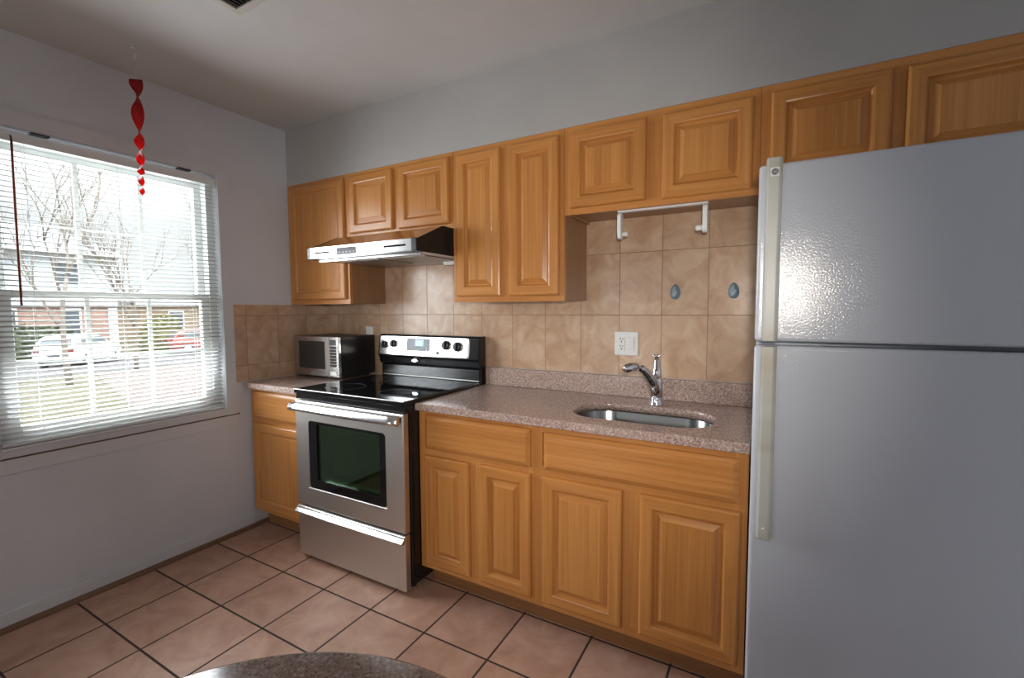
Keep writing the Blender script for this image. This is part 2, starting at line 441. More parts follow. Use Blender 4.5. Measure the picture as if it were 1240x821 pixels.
# left wall round the window opening
WY0, WY1, WZ0, WZ1 = -1.645, -0.739, 0.752, 2.092
wl = MB()
wl.box(-0.16, 0, YR-0.14, WY0, 0, CEIL); wl.box(-0.16, 0, WY1, 0.14, 0, CEIL)
wl.box(-0.16, 0, WY0, WY1, 0, WZ0); wl.box(-0.16, 0, WY0, WY1, WZ1, CEIL)
wl.build('wall_left', M_wall, kind='structure')
MB().box(XR, XR+0.12, YR, 0.14, 0, CEIL).build('wall_right', M_wall, kind='structure')
DX0, DX1, DZ = 0.30, 1.40, 2.08
wr = MB(); wr.box(0, DX0, YR-0.14, YR, 0, CEIL); wr.box(DX1, XR, YR-0.14, YR, 0, CEIL); wr.box(DX0, DX1, YR-0.14, YR, DZ, CEIL)
wr.build('wall_rear', M_wall, kind='structure')
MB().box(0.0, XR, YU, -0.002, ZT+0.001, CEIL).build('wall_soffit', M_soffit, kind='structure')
MB().box(0.0, 0.010, YR, -0.600, 0.0, 0.078, bev=0.002).build('baseboard_left', M_trim, kind='structure')
q = [(0.010+0.018*math.cos(a*PI/10), 0.022*math.sin(a*PI/10)) for a in range(6)] + [(0.010, 0.0)]
MB().prism([(x, z) for x, z in q], 1, YR, -0.5185).build('trim_1', M_shoe, kind='structure')
# unseen sliding glass door, added to bring light onto the cabinet fronts
d = thing('added_door_1', '', '', (0.85, YR-0.07, 0), kind='structure')
for nm, x0, x1, yy in (('door_sash', DX0+0.03, 0.87, YR-0.09), ('door_sash', 0.83, DX1-0.03, YR-0.05)):
    s = MB(); s.box(x0, x0+0.06, yy-0.018, yy+0.018, 0.03, DZ-0.03); s.box(x1-0.06, x1, yy-0.018, yy+0.018, 0.03, DZ-0.03)
    s.box(x0+0.06, x1-0.06, yy-0.018, yy+0.018, 0.03, 0.10); s.box(x0+0.06, x1-0.06, yy-0.018, yy+0.018, DZ-0.10, DZ-0.03)
    so = s.build(nm, M_vinyl, d, kind='structure')
    MB().box(x0+0.06, x1-0.06, yy-0.003, yy+0.003, 0.10, DZ-0.10).build('pane', M_pane, so, kind='structure')
s = MB(); s.box(DX0, DX0+0.03, YR-0.13, YR, 0, DZ); s.box(DX1-0.03, DX1, YR-0.13, YR, 0, DZ); s.box(DX0+0.03, DX1-0.03, YR-0.13, YR, DZ-0.03, DZ); s.box(DX0+0.03, DX1-0.03, YR-0.13, YR, 0, 0.03)
s.build('door_frame', M_vinyl, d, kind='structure')

# window unit in the left wall: double-hung, three lites wide, two high in each sash
wd = thing('window_1', '', '', (-0.09, (WY0+WY1)/2, WZ0), kind='structure')
MZ = 1.405
f = MB(); XF0, XF1 = -0.135, -0.045
f.box(XF0, XF1, WY0, WY0+0.038, WZ0, WZ1); f.box(XF0, XF1, WY1-0.038, WY1, WZ0, WZ1)
f.box(XF0, XF1, WY0+0.038, WY1-0.038, WZ1-0.035, WZ1); f.box(XF0, XF1, WY0+0.038, WY1-0.038, WZ0, WZ0+0.035)
f.build('window_frame', M_vinyl, wd, kind='structure')
def sash(name, x, z0, z1, st, tr, br):
    y0, y1 = WY0+0.038, WY1-0.038
    s = MB(); s.box(x-0.016, x+0.016, y0, y0+st, z0, z1, bev=0.003); s.box(x-0.016, x+0.016, y1-st, y1, z0, z1, bev=0.003)
    s.box(x-0.016, x+0.016, y0+st, y1-st, z1-tr, z1, bev=0.003); s.box(x-0.016, x+0.016, y0+st, y1-st, z0, z0+br, bev=0.003)
    so = s.build(name, M_vinyl, wd, kind='structure')
    gy0, gy1, gz0, gz1 = y0+st, y1-st, z0+br, z1-tr
    MB().box(x-0.002, x+0.002, gy0, gy1, gz0, gz1).build('pane', M_pane, so, kind='structure')
    mu = MB()
    for k in (1, 2):
        yy = gy0 + (gy1-gy0)*k/3; mu.box(x+0.003, x+0.010, yy-0.009, yy+0.009, gz0, gz1)
    zz = (gz0+gz1)/2; hm = 0.003 if name == 'upper_sash' else 0.009; mu.box(x+0.0035, x+0.0105, gy0, gy1, zz-hm, zz+hm)
    mu.build('muntin', M_vinyl, so, kind='structure')
sash('upper_sash', -0.112, MZ-0.018, WZ1-0.035, 0.036, 0.040, 0.036)
sash('lower_sash', -0.072, WZ0+0.035, MZ+0.020, 0.040, 0.036, 0.050)
# casing and sill, painted in with the wall
c = MB(); CO = 0.065
c.box(0.0, 0.008, WY0-CO, WY0-0.002, WZ0-0.030, WZ1+CO+0.006); c.box(0.0, 0.008, WY1+0.002, WY1+CO-0.004, WZ0-0.030, WZ1+CO+0.006)
c.box(0.0, 0.008, WY0-0.002, WY1+0.002, WZ1+0.002, WZ1+CO+0.006)
c.build('trim_2', M_trim, kind='structure')
MB().box(0.0, 0.006, WY0-CO, WY1+CO, WZ0-0.098, WZ0-0.037, bev=0.002).build('trim_3', M_trim, kind='structure')
MB().box(0.0, 0.004, WY0-CO-0.01, WY1+CO+0.012, WZ0-0.0368, WZ0-0.0302).build('trim_4', M_grime, kind='structure')
MB().box(-0.044, 0.009, WY0+0.0005, WY1-0.0005, WZ0+0.0005, WZ0+0.010, bev=0.002).build('trim_5', M_trim, kind='structure')

# wall tile
# one sheet of tile whose top steps with the cabinets it runs up behind
prf = [(0.0065, ZC+0.001), (B[2]+0.02, ZC+0.001), (B[2]+0.02, ZC+0.102), (2.7085, ZC+0.102), (2.7085, ZH+0.02), (U[3]-0.02, ZH+0.02), (U[3]-0.02, ZB+0.02), (U[2]+0.02, ZB+0.02), (U[2]+0.02, ZH+0.02), (A-0.02, ZH+0.02), (A-0.02, ZB+0.02), (0.0065, ZB+0.02)]
tb = MB(); tb.prism(prf, 1, -0.006, 0.0)
tb = tb.build('trim_6', M_tile_back, kind='structure')
MB().box(0.0, 0.006, -0.6766, -0.0005, ZC+0.003, 1.3655).build('trim_7', M_tile_left, kind='structure')

# ------------------------------------------------------------------ cabinets
def door_mesh(x0, x1, z0, z1, y, style='raised'):
    st = 0.052
    if style == 'raised':
        lv = [(0, 0), (0, 0.011), (0.003, 0.016), (0.008, 0.019), (st-0.010, 0.019), (st-0.005, 0.0172), (st-0.001, 0.010), (st+0.003, 0.0055),
              (st+0.009, 0.0055), (st+0.028, 0.0155), (st+0.029, 0.0172)]
    else:
        lv = [(0, 0), (0, 0.011), (0.003, 0.016), (0.008, 0.019), (st-0.010, 0.019), (st-0.005, 0.0178), (st, 0.012), (st+0.008, 0.0105), (st+0.012, 0.0115), (st+0.016, 0.0118)]
    m = MB(); m.nested(x0, x1, z0, z1, y, lv); return m
def drawer_mesh(x0, x1, z0, z1, y):
    m = MB(); m.nested(x0, x1, z0, z1, y, [(0, 0), (0, 0.009), (0.004, 0.012), (0.013, 0.0165), (0.016, 0.0185), (0.020, 0.019)]); return m
WOOD = [M_wv, M_wh]
def face_frame(x0, x1, z0, z1, y, sl, sr, rt_, rb, mids=(), rails=()):
    m = MB(); d = 0.019
    m.box(x0, x0+sl, y, y+d, z0, z1, 0); m.box(x1-sr, x1, y, y+d, z0, z1, 0)
    m.box(x0+sl, x1-sr, y+0.0003, y+d, z1-rt_, z1, 1); m.box(x0+sl, x1-sr, y+0.0003, y+d, z0, z0+rb, 1)
    for a, b_, c0, c1 in mids: m.box(a, b_, y+0.0004, y+d, c0, c1, 0)
    for a, b_ in rails: m.box(x0+sl, x1-sr, y+0.0003, y+d, a, b_, 1)
    return m
def upper(label, x0, x1, z0, doors, style='raised', side_l=True, sl=0.035, sr=0.035):
    t = thing('wall_cabinet', label, 'cabinet', ((x0+x1)/2, YU/2, z0), 'honey wood wall cabinets')
    e = 0.0006; x0 += e; x1 -= e
    c = MB(); yb = YU+0.0195
    c.box(x0, x0+0.014, yb, -0.0065, z0+0.004, ZT); c.box(x1-0.014, x1, yb, -0.0065, z0+0.004, ZT)
    c.box(x0+0.014, x1-0.014, yb, -0.0065, z0+0.016, z0+0.030); c.box(x0+0.014, x1-0.014, yb, -0.0065, ZT-0.014, ZT)
    c.box(x0+0.014, x1-0.014, -0.013, -0.0065, z0+0.030, ZT-0.014)
    c.build('carcass', M_side, t)
    mids = []
    if len(doors) == 2: mids = [(doors[0][1]-0.012, doors[1][0]+0.012, z0+0.03, ZT-0.03)]
    face_frame(x0, x1, z0, ZT, YU, sl, sr, 0.040, 0.040, mids).build('face_frame', WOOD, t)
    for (a, b_, c0, c1) in doors: door_mesh(a, b_, c0, c1, YU-0.0005, style).build('door', WOOD, t)
    return t
upper('tall single-door honey wood wall cabinet in the corner beside the window wall', U[0]+0.002, U[1], ZB, [(0.040, 0.532, 1.396, 2.108)], 'flat')
upper('short two-door honey wood wall cabinet above the range hood', U[1], U[2], ZH, [(0.580, 0.919, 1.778, 2.108), (0.963, 1.306, 1.773, 2.108)])
upper('tall narrow two-door honey wood wall cabinet right of the range hood', U[2], U[3], ZB, [(1.353, 1.607, 1.397, 2.102), (1.655, 1.913, 1.394, 2.102)])
upper('short two-door honey wood wall cabinet above the sink', U[3], U[4], ZH, [(1.968, 2.296, 1.775, 2.102), (2.360, 2.682, 1.770, 2.100)])
upper('short honey wood wall cabinet above the refrigerator', U[4], U[5], 1.762, [(2.737, 3.078, 1.790, 2.100), (3.116, 3.462, 1.790, 2.095)])

def base(label, x0, x1, doors, drawers, railz, mid=None):
    t = thing('base_cabinet', label, 'cabinet', ((x0+x1)/2, YB/2, 0), 'honey wood base cabinets')
    e = 0.0006; x0 += e; x1 -= e; zt = ZC-0.0336; zk = 0.110; yb = YB+0.0195
    c = MB()
    for a, b_ in ((x0, x0+0.015), (x1-0.015, x1)):
        c.prism([(yb, zk), (-0.522+0.018, zk), (-0.522+0.018, 0.0), (-0.012, 0.0), (-0.012, zt), (yb, zt)], 0, a, b_)
    c.box(x0+0.015, x1-0.015, yb, -0.012, zk, zk+0.015); c.box(x0+0.015, x1-0.015, -0.018, -0.012, zk+0.015, zt)
    c.build('carcass', M_side, t)
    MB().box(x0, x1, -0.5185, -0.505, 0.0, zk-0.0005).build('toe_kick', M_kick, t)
    mids = [(mid[0], mid[1], zk+0.02, railz)] if mid else []
    face_frame(x0, x1, zk, zt, YB, 0.040, 0.040, 0.028, 0.035, mids, [(railz-0.02, railz+0.02)]).build('face_frame', WOOD, t)
    for (a, b_, c0, c1, s) in doors: door_mesh(a, b_, c0, c1, YB-0.0005, s).build('door', WOOD, t)
    for (a, b_, c0, c1) in drawers: drawer_mesh(a, b_, c0, c1, YB-0.0005).build('drawer', [M_wh, M_wh], t)
    return t
base('single-door honey wood base cabinet left of the stove', B[0]+0.0125, B[1], [(0.045, 0.530, 0.138, 0.656, 'flat')], [(0.050, 0.530, 0.686, 0.849)], 0.671)
base('narrow two-door honey wood base cabinet with one drawer, right of the stove', B[2], B[3], [(1.369, 1.617, 0.137, 0.658, 'raised'), (1.670, 1.921, 0.138, 0.662, 'raised')], [(1.374, 1.919, 0.690, 0.847)], 0.674, (1.606, 1.681))
base('wide two-door honey wood sink base cabinet beside the refrigerator', B[3], B[4], [(1.974, 2.296, 0.137, 0.664, 'raised'), (2.362, 2.688, 0.140, 0.666, 'raised')], [(1.979, 2.681, 0.693, 0.842)], 0.678, (2.285, 2.373))

# ------------------------------------------------------------------ countertops
YC = YB-0.030
def slab(x0, x1, y0, y1, z0, z1, hole=None, b_=0.004):
    m = MB(); bm = m.bm
    def loop(pts, z): return [bm.verts.new((p[0], p[1], z)) for p in pts]
    def eloop(vs): return [bm.edges.new((vs[i], vs[(i+1) % len(vs)])) for i in range(len(vs))]
    o_in = [(x0+b_, y0+b_), (x1-b_, y0+b_), (x1-b_, y1-b_), (x0+b_, y1-b_)]; o = [(x0, y0), (x1, y0), (x1, y1), (x0, y1)]
    A1 = loop(o_in, z1); A2 = loop(o, z1-b_); A3 = loop(o, z0+b_*0.5); A4 = loop(o, z0)
    for P, Q in ((A1, A2), (A2, A3), (A3, A4)):
        for i in range(4): bm.faces.new((P[i], P[(i+1) % 4], Q[(i+1) % 4], Q[i]))
    if hole:
        n = len(hole); cx = sum(p[0] for p in hole)/n; cy = sum(p[1] for p in hole)/n
        wide = [(p[0]+(p[0]-cx)*0.012, p[1]+(p[1]-cy)*0.02) for p in hole]
        H1 = loop(wide, z1); H2 = loop(hole, z1-0.004); H3 = loop(hole, z0)
        for P, Q in ((H1, H2), (H2, H3)):
            for i in range(n):
                q = bm.faces.new((P[i], Q[i], Q[(i+1) % n], P[(i+1) % n])); q.smooth = True
        for a, h in ((A1, H1), (A4, H3)):
            ed = [bm.edges.get((a[i], a[(i+1) % 4])) or bm.edges.new((a[i], a[(i+1) % 4])) for i in range(4)]
            ed += [bm.edges.get((h[i], h[(i+1) % n])) or bm.edges.new((h[i], h[(i+1) % n])) for i in range(n)]
            bmesh.ops.triangle_fill(bm, use_beauty=True, use_dissolve=False, edges=ed)
    else:
        bm.faces.new(A1); bm.faces.new(A4[::-1])
    bmesh.ops.recalc_face_normals(bm, faces=bm.faces[:])
    return m
t = thing('countertop', 'speckled brown granite countertop around the sink, with upstand', 'countertop', ((B[2]+B[4])/2, YC/2, ZC-0.033), 'granite countertops')
HOLE = rrect(2.030, 2.580, -0.520, -0.200, 0.13, 10)
slab(B[2]+0.002, B[4]+0.002, YC, -0.007, ZC-0.033, ZC, HOLE).build('slab', M_gran, t)
MB().box(B[2]+0.021, B[4]+0.002, -0.026, -0.007, ZC+0.0004, ZC+0.100, bev=0.003).build('upstand', M_gran, t)
t = thing('countertop', 'small speckled granite countertop under the microwave in the corner', 'countertop', (A/2, YC/2, ZC-0.033), 'granite countertops')
slab(0.0065, A+0.004, YC-0.01, -0.0065, ZC-0.033, ZC).build('slab', M_gran, t)

# ------------------------------------------------------------------ sink and tap
t = thing('kitchen_sink', 'stainless undermount sink bowl with rounded ends set in the granite', 'sink', (2.305, -0.36, ZC-0.235), None)
m = MB(); rings = []
def RR(g, r, z): return [(x, y, z) for x, y in rrect(2.030-g, 2.580+g, -0.520-g, -0.200+g, r, 10)]
zr = ZC-0.0345
prof = [(0.022, 0.150, zr), (0.003, 0.133, zr), (0.001, 0.131, zr-0.004), (-0.004, 0.126, zr-0.14), (-0.014, 0.116, zr-0.172), (-0.034, 0.096, zr-0.186), (-0.10, 0.03, zr-0.192)]
prof += [(-0.10, 0.03, zr-0.196), (-0.034, 0.096, zr-0.190), (-0.012, 0.118, zr-0.175), (-0.002, 0.128, zr-0.14), (0.003, 0.133, zr-0.004), (0.022, 0.150, zr-0.002)]
m.loft([RR(*p) for p in prof], 0, True, False, False, True)
m.build('bowl', M_sink, t)
MB().lathe([(0.0, -0.001), (0.030, -0.001), (0.038, 0.002), (0.055, 0.004), (0.056, 0.0), (0.0, -0.006)][::-1], (2.305, -0.36, zr-0.190), 28, cap=False).build('drain', M_chrome, t)

t = thing('kitchen_faucet', 'chrome single-lever faucet with pull-out spout behind the sink', 'faucet', (2.322, -0.158, ZC))
FX, FY = 2.322, -0.158
MB().lathe([(0.0, 0.0), (0.031, 0.0), (0.031, 0.006), (0.028, 0.012), (0.0265, 0.030), (0.0265, 0.036), (0.0, 0.036)], (FX, FY, ZC), 28, cap=False).build('base_ring', M_chrome, t)
m = MB(); m.lathe([(0.0, 0.036), (0.0255, 0.036), (0.0262, 0.075), (0.0268, 0.100), (0.0255, 0.118), (0.021, 0.127), (0.0, 0.127)], (FX, FY, ZC), 28, cap=False)
m.build('body', M_chrome, t)
pts = [(FX-0.003, FY-0.004, ZC+0.070), (FX-0.014, FY-0.030, ZC+0.112), (FX-0.030, FY-0.062, ZC+0.148), (FX-0.042, FY-0.084, ZC+0.168), (FX-0.051, FY-0.100, ZC+0.178)]
m = MB(); m.tube(pts, [0.0245, 0.0225, 0.0195, 0.0170, 0.0155], 18); sp_ = m.build('spout', M_chrome, t)
pts = [(FX-0.051, FY-0.100, ZC+0.178), (FX-0.064, FY-0.124, ZC+0.184), (FX-0.078, FY-0.150, ZC+0.183), (FX-0.090, FY-0.172, ZC+0.177), (FX-0.095, FY-0.180, ZC+0.171)]
m = MB(); m.tube(pts, [0.0155, 0.0190, 0.0205, 0.0185, 0.012], 18); m.build('spray_head', M_chrome, sp_)
m = MB(); m.tube([(FX, FY, ZC+0.126), (FX, FY, ZC+0.132), (FX, FY+0.001, ZC+0.150), (FX, FY+0.004, ZC+0.172), (FX-0.002, FY+0.008, ZC+0.196), (FX-0.004, FY+0.010, ZC+0.216)], [0.0195, 0.021, 0.0205, 0.0165, 0.0125, 0.0105], 18)
lv = m.build('lever', M_chrome, t)
m = MB()
for k in range(5):
    a = -PI*0.9 + k*PI*0.45
    m.tube([(FX-0.004, FY+0.010, ZC+0.214), (FX-0.004+0.016*math.cos(a), FY+0.010+0.012*math.sin(a), ZC+0.223)], [0.007, 0.0035], 8)
m.build('lever_tip', M_chrome, lv)

# ------------------------------------------------------------------ range
SX0, SX1 = 0.5635, 1.3265; SYF = -0.700
t = thing('electric_range', 'stainless and black freestanding electric range between the base cabinets', 'stove', ((SX0+SX1)/2, -0.35, 0))
m = MB(); m.box(SX0, SX1, -0.655, -0.012, 0.035, 0.893, bev=0.004); m.box(SX0+0.02, SX1-0.02, -0.645, -0.6555, 0.26, 0.885)
m.build('body', M_blk, t)
for x in (SX0+0.05, SX1-0.05):
    for y in (-0.60, -0.06):
        MB().lathe([(0.018, 0.0), (0.018, 0.012), (0.010, 0.014), (0.010, 0.035)], (x, y, 0.0), 14).build('foot', M_blkp, t)
# cooktop
m = MB(); m.box(SX0-0.0025, SX1+0.002, SYF+0.002, -0.095, 0.8945, 0.9185, bev=0.004, seg=3)
ct = m.build('cooktop', M_glass_blk, t)
m = MB(); m.box(SX0-0.003, SX1+0.0025, SYF-0.0005, SYF+0.004, 0.9145, 0.9195, bev=0.0015); m.build('front_trim', M_steel, ct)
m_ring = mat('burner_ring_print', (0.05, 0.05, 0.052), 0.12)
for bx, by, br in ((SX0+0.20, -0.53, 0.105), (SX0+0.56, -0.53, 0.085), (SX0+0.20, -0.24, 0.075), (SX0+0.56, -0.24, 0.10)):
    MB().lathe([(br-0.004, 0.0), (br, 0.0), (br, 0.0004), (br-0.004, 0.0004), (br-0.004, 0.0)], (bx, by, 0.9186), 40, cap=False).build('burner_ring', m_ring, ct)
m = MB(); m.box(SX0+0.001, SX1-0.001, SYF+0.012, -0.656, 0.864, 0.8940, bev=0.002); m.build('vent_rail', M_blk, t)
# oven door with window
ZD0, ZD1 = 0.302, 0.858
WX0, WX1, WZ_0, WZ_1 = SX0+0.108, SX1-0.112, 0.405, 0.760
hole = [(x, z) for x, z in rrect(WX0, WX1, WZ_0, WZ_1, 0.020, 5)]
def framed(x0, x1, z0, z1, hole, yf, yb, bev):
    m = MB(); bm = m.bm; n = len(hole)
    def lp(pts, y): return [bm.verts.new((a, y, c)) for a, c in pts]
    oi = [(x0+bev, z0+bev), (x1-bev, z0+bev), (x1-bev, z1-bev), (x0+bev, z1-bev)]; oo = [(x0, z0), (x1, z0), (x1, z1), (x0, z1)]
    A1 = lp(oi, yf); A2 = lp(oo, yf+bev); A3 = lp(oo, yb); H1 = lp(hole, yf); H2 = lp(hole, yb)
    for P, Q in ((A1, A2), (A2, A3)):
        for i in range(4): bm.faces.new((P[i], P[(i+1) % 4], Q[(i+1) % 4], Q[i]))
    for i in range(n): bm.faces.new((H1[i], H1[(i+1) % n], H2[(i+1) % n], H2[i]))
    for a, h in ((A1, H1), (A3, H2)):
        ed = [bm.edges.get((a[i], a[(i+1) % 4])) or bm.edges.new((a[i], a[(i+1) % 4])) for i in range(4)]
        ed += [bm.edges.get((h[i], h[(i+1) % n])) or bm.edges.new((h[i], h[(i+1) % n])) for i in range(n)]
        bmesh.ops.triangle_fill(bm, use_beauty=True, use_dissolve=False, edges=ed)
    bmesh.ops.recalc_face_normals(bm, faces=bm.faces[:]); return m
od = framed(SX0+0.004, SX1-0.004, ZD0, ZD1, hole, SYF, -0.664, 0.006).build('oven_door', M_steel, t)
h2 = rrect(WX0+0.062, WX1-0.040, WZ_0+0.048, WZ_1-0.014, 0.012, 5)
framed(WX0+0.0006, WX1-0.0006, WZ_0+0.0006, WZ_1-0.0006, h2, SYF+0.001, SYF+0.008, 0.001).build('window_border', M_glass_blk, od)
MB().box(WX0+0.058, WX1-0.036, SYF+0.0085, SYF+0.0115, WZ_0+0.044, WZ_1-0.010).build('window_pane', M_oven_pane, od)
framed(WX0+0.062, WX1-0.040, WZ_0+0.048, WZ_1-0.014, rrect(WX0+0.086, WX1-0.052, WZ_0+0.066, WZ_1-0.028, 0.012, 5), SYF+0.014, SYF+0.018, 0.001).build('inner_frame', M_gasket, od)
m = MB(); m.box(WX0-0.002, WX1+0.002, SYF-0.0035, SYF-0.0003, WZ_0-0.008, WZ_0-0.002, bev=0.001); m.build('window_sill_trim', M_steel_b, od)
# cavity seen through the window
m = MB(); cx0, cx1, cz0, cz1 = WX0+0.02, WX1-0.02, 0.40, 0.80
m.box(cx0, cx1, -0.6552, -0.20, 0, 0.001) if False else None
for bxx in ((cx0-0.004, cx0, -0.6640, -0.25, cz0, cz1), (cx1, cx1+0.004, -0.6640, -0.25, cz0, cz1), (cx0, cx1, -0.6640, -0.25, cz0-0.004, cz0), (cx0, cx1, -0.6640, -0.25, cz1, cz1+0.004), (cx0, cx1, -0.254, -0.25, cz0, cz1)):
    m.box(*bxx)
CAV = m
# door handle: slightly bowed bar on two posts
hz = 0.833
pts = []
for k in range(13):
    s_ = k/12; x = SX0+0.004+(SX1-SX0-0.008)*s_
    pts.append((x, SYF-0.030-0.008*math.sin(PI*s_), hz))
m = MB(); rings = []
hp = [(-0.004, -0.021), (-0.011, -0.019), (-0.0145, -0.012), (-0.014, -0.004), (-0.004, 0.014), (0.002, 0.020), (0.009, 0.020), (0.012, 0.014), (0.009, -0.004), (0.003, -0.018)]
for (x, y, z) in pts: rings.append([(x, y+a, z+b2) for a, b2 in hp])
m.loft(rings)
hd = m.build('handle', M_steel_b, od)
for x in (SX0+0.03, SX1-0.03): MB().box(x-0.012, x+0.012, SYF-0.020, SYF-0.0003, hz-0.010, hz+0.012, bev=0.003).build('handle_post', M_blkp, hd)
# storage drawer
m = MB(); m.box(SX0+0.004, SX1-0.004, SYF+0.002, -0.662, 0.026, 0.294, bev=0.004)
dr = m.build('storage_drawer', M_steel, t)
m = MB(); m.prism([(SYF+0.0015, 0.256), (SYF-0.022, 0.258), (SYF-0.026, 0.262), (SYF-0.025, 0.267), (SYF-0.007, 0.2815), (SYF-0.002, 0.2895), (SYF+0.0015, 0.291)], 0, SX0+0.004, SX1-0.004, bev=0.002)
m.build('drawer_handle', M_steel_b, dr)
# backguard with the control panel
m = MB()
m.prism([(-0.014, 0.893), (-0.094, 0.893), (-0.094, 0.912), (-0.060, 0.916), (-0.060, 0.985), (-0.076, 0.998), (-0.086, 1.035), (-0.094, 1.046), (-0.078, 1.163), (-0.066, 1.176), (-0.014, 1.176)], 0, SX0+0.002, SX1+0.006, bev=0.003)
bgd = m.build('backguard', M_blk, t)
m = MB(); m.box(SX0+0.02, SX1-0.01, -0.0635, -0.0605, 0.925, 0.982, bev=0.001); m.build('splash_strip', mat('dark_steel_strip', (0.10, 0.10, 0.10), 0.22, 1.0), bgd)
m = MB(); m.box(SX0+0.02, SX1-0.01, -0.070, -0.0605, 0.918, 0.924, bev=0.001); m.build('splash_trim', M_steel, bgd)
# panel plane leans back: front surface from (-0.094,1.046) to (-0.078,1.163)
sl = Vector((0, 0.016, 0.117)); sl.normalize(); nrm = Vector((0, -sl.z, sl.y))
P0 = Vector((0, -0.0945, 1.050))
def onp(x, s, d): return Vector((x, 0, 0)) + P0 + sl*s + nrm*d
def plate(poly, d0, d1, mi=0, mb=None, smooth=False):
    m = mb or MB()
    m.loft([[onp(x, s, d0) for x, s in poly], [onp(x, s, d1) for x, s in poly]], mi, True, True, True, smooth); return m
pl = plate(rrect(SX0+0.018, SX1-0.062, 0.002, 0.116, 0.010, 4), 0.0004, 0.004).build('control_panel', M_steel_b, bgd)
dx0, dx1 = 0.805, 0.985
M_disp = mat('grey_touch_panel', (0.10, 0.105, 0.11), 0.2); M_lcd = mat('blue_clock_display', (0.1, 0.2, 0.4), 0.2, emit=((0.22, 0.45, 0.95), 0.75))
M_dig = mat('clock_digits', (0.5, 0.6, 0.7), 0.3, emit=((0.65, 0.82, 1.0), 0.9))
dp = plate(rrect(dx0, dx1, 0.030, 0.106, 0.003, 3), 0.0042, 0.0055).build('touch_panel', M_disp, pl)
plate([(dx0+0.068, 0.060), (dx0+0.132, 0.060), (dx0+0.132, 0.098), (dx0+0.068, 0.098)], 0.0057, 0.0062).build('clock_display', M_lcd, dp)
m = MB()
def seg7(x, s, wdt, hgt, on):
    th = 0.0032; hh = hgt/2
    R = {'a': (x, x+wdt, s+hgt-th, s+hgt), 'g': (x, x+wdt, s+hh-th/2, s+hh+th/2), 'd': (x, x+wdt, s, s+th), 'f': (x, x+th, s+hh, s+hgt), 'b': (x+wdt-th, x+wdt, s+hh, s+hgt), 'e': (x, x+th, s, s+hh), 'c': (x+wdt-th, x+wdt, s, s+hh)}
    for k in on:
        a, b2, c0, c1 = R[k]; plate([(a, c0), (b2, c0), (b2, c1), (a, c1)], 0.0064, 0.0067, 0, m)
seg7(dx0+0.080, 0.066, 0.017, 0.027, 'abged'); seg7(dx0+0.104, 0.066, 0.017, 0.027, 'abcdef')
m.build('clock_digits', M_dig, dp)
for cx_, cs_ in ((dx1-0.018, 0.050), (dx1-0.020, 0.036)):
    plate([(cx_+0.005*math.cos(2*PI*k/12), cs_+0.005*math.sin(2*PI*k/12)) for k in range(12)], 0.0057, 0.0066).build('key', M_wp, dp)
for kx, ks, rr_ in ((0.622, 0.062, 0.022), (0.700, 0.070, 0.022), (1.108, 0.072, 0.026), (1.190, 0.066, 0.026)):
    kb = plate([(kx+rr_*1.12*math.cos(2*PI*k/24), ks+rr_*1.12*math.sin(2*PI*k/24)) for k in range(24)], 0.0042, 0.008).build('knob_ring', M_steel, pl)
    m = MB(); m.loft([[onp(kx+r_*math.cos(2*PI*k/24), ks+r_*math.sin(2*PI*k/24), d_) for k in range(24)] for r_, d_ in ((rr_, 0.0082), (rr_, 0.016), (rr_*0.86, 0.022))], 0, True, True, True, True)
    plate([(kx-0.005, ks-rr_*0.85), (kx+0.005, ks-rr_*0.85), (kx+0.005, ks+rr_*0.85), (kx-0.005, ks+rr_*0.85)], 0.0205, 0.032, 0, m)
    m.build('knob', M_blkp, kb)
plate([(1.047+0.009*math.cos(2*PI*k/16), 0.024+0.009*math.sin(2*PI*k/16)) for k in range(16)], 0.0042, 0.009).build('indicator_button', M_blkp, pl)
for kx in (0.752, 1.047): plate([(kx-0.003, 0.068), (kx+0.003, 0.068), (kx+0.003, 0.074), (kx-0.003, 0.074)], 0.0042, 0.0046).build('indicator_mark', M_gasket, pl)
m = MB(); m.loft([[(0.866+a*math.cos(2*PI*k/24), -0.0865-d_, 1.020+b2*math.sin(2*PI*k/24)) for k in range(24)] for a, b2, d_ in ((0.030, 0.012, -0.004), (0.030, 0.012, 0.003), (0.022, 0.008, 0.006))]); m.build('badge', M_chrome, bgd)
cav = CAV.build('oven_cavity', M_cav, t)
for zr_ in (0.500, 0.615):
    m = MB()
    for k in range(15):
        x = cx0+0.012+(cx1-cx0-0.024)*k/14; m.tube([(x, -0.625, zr_), (x, -0.27, zr_)], 0.0016, 6)
    for y in (-0.628, -0.46, -0.27): m.tube([(cx0+0.002, y, zr_-0.003), (cx1-0.002, y, zr_-0.003)], 0.004 if y < -0.6 else 0.0028, 8)
    m.build('oven_rack', M_rack, cav)

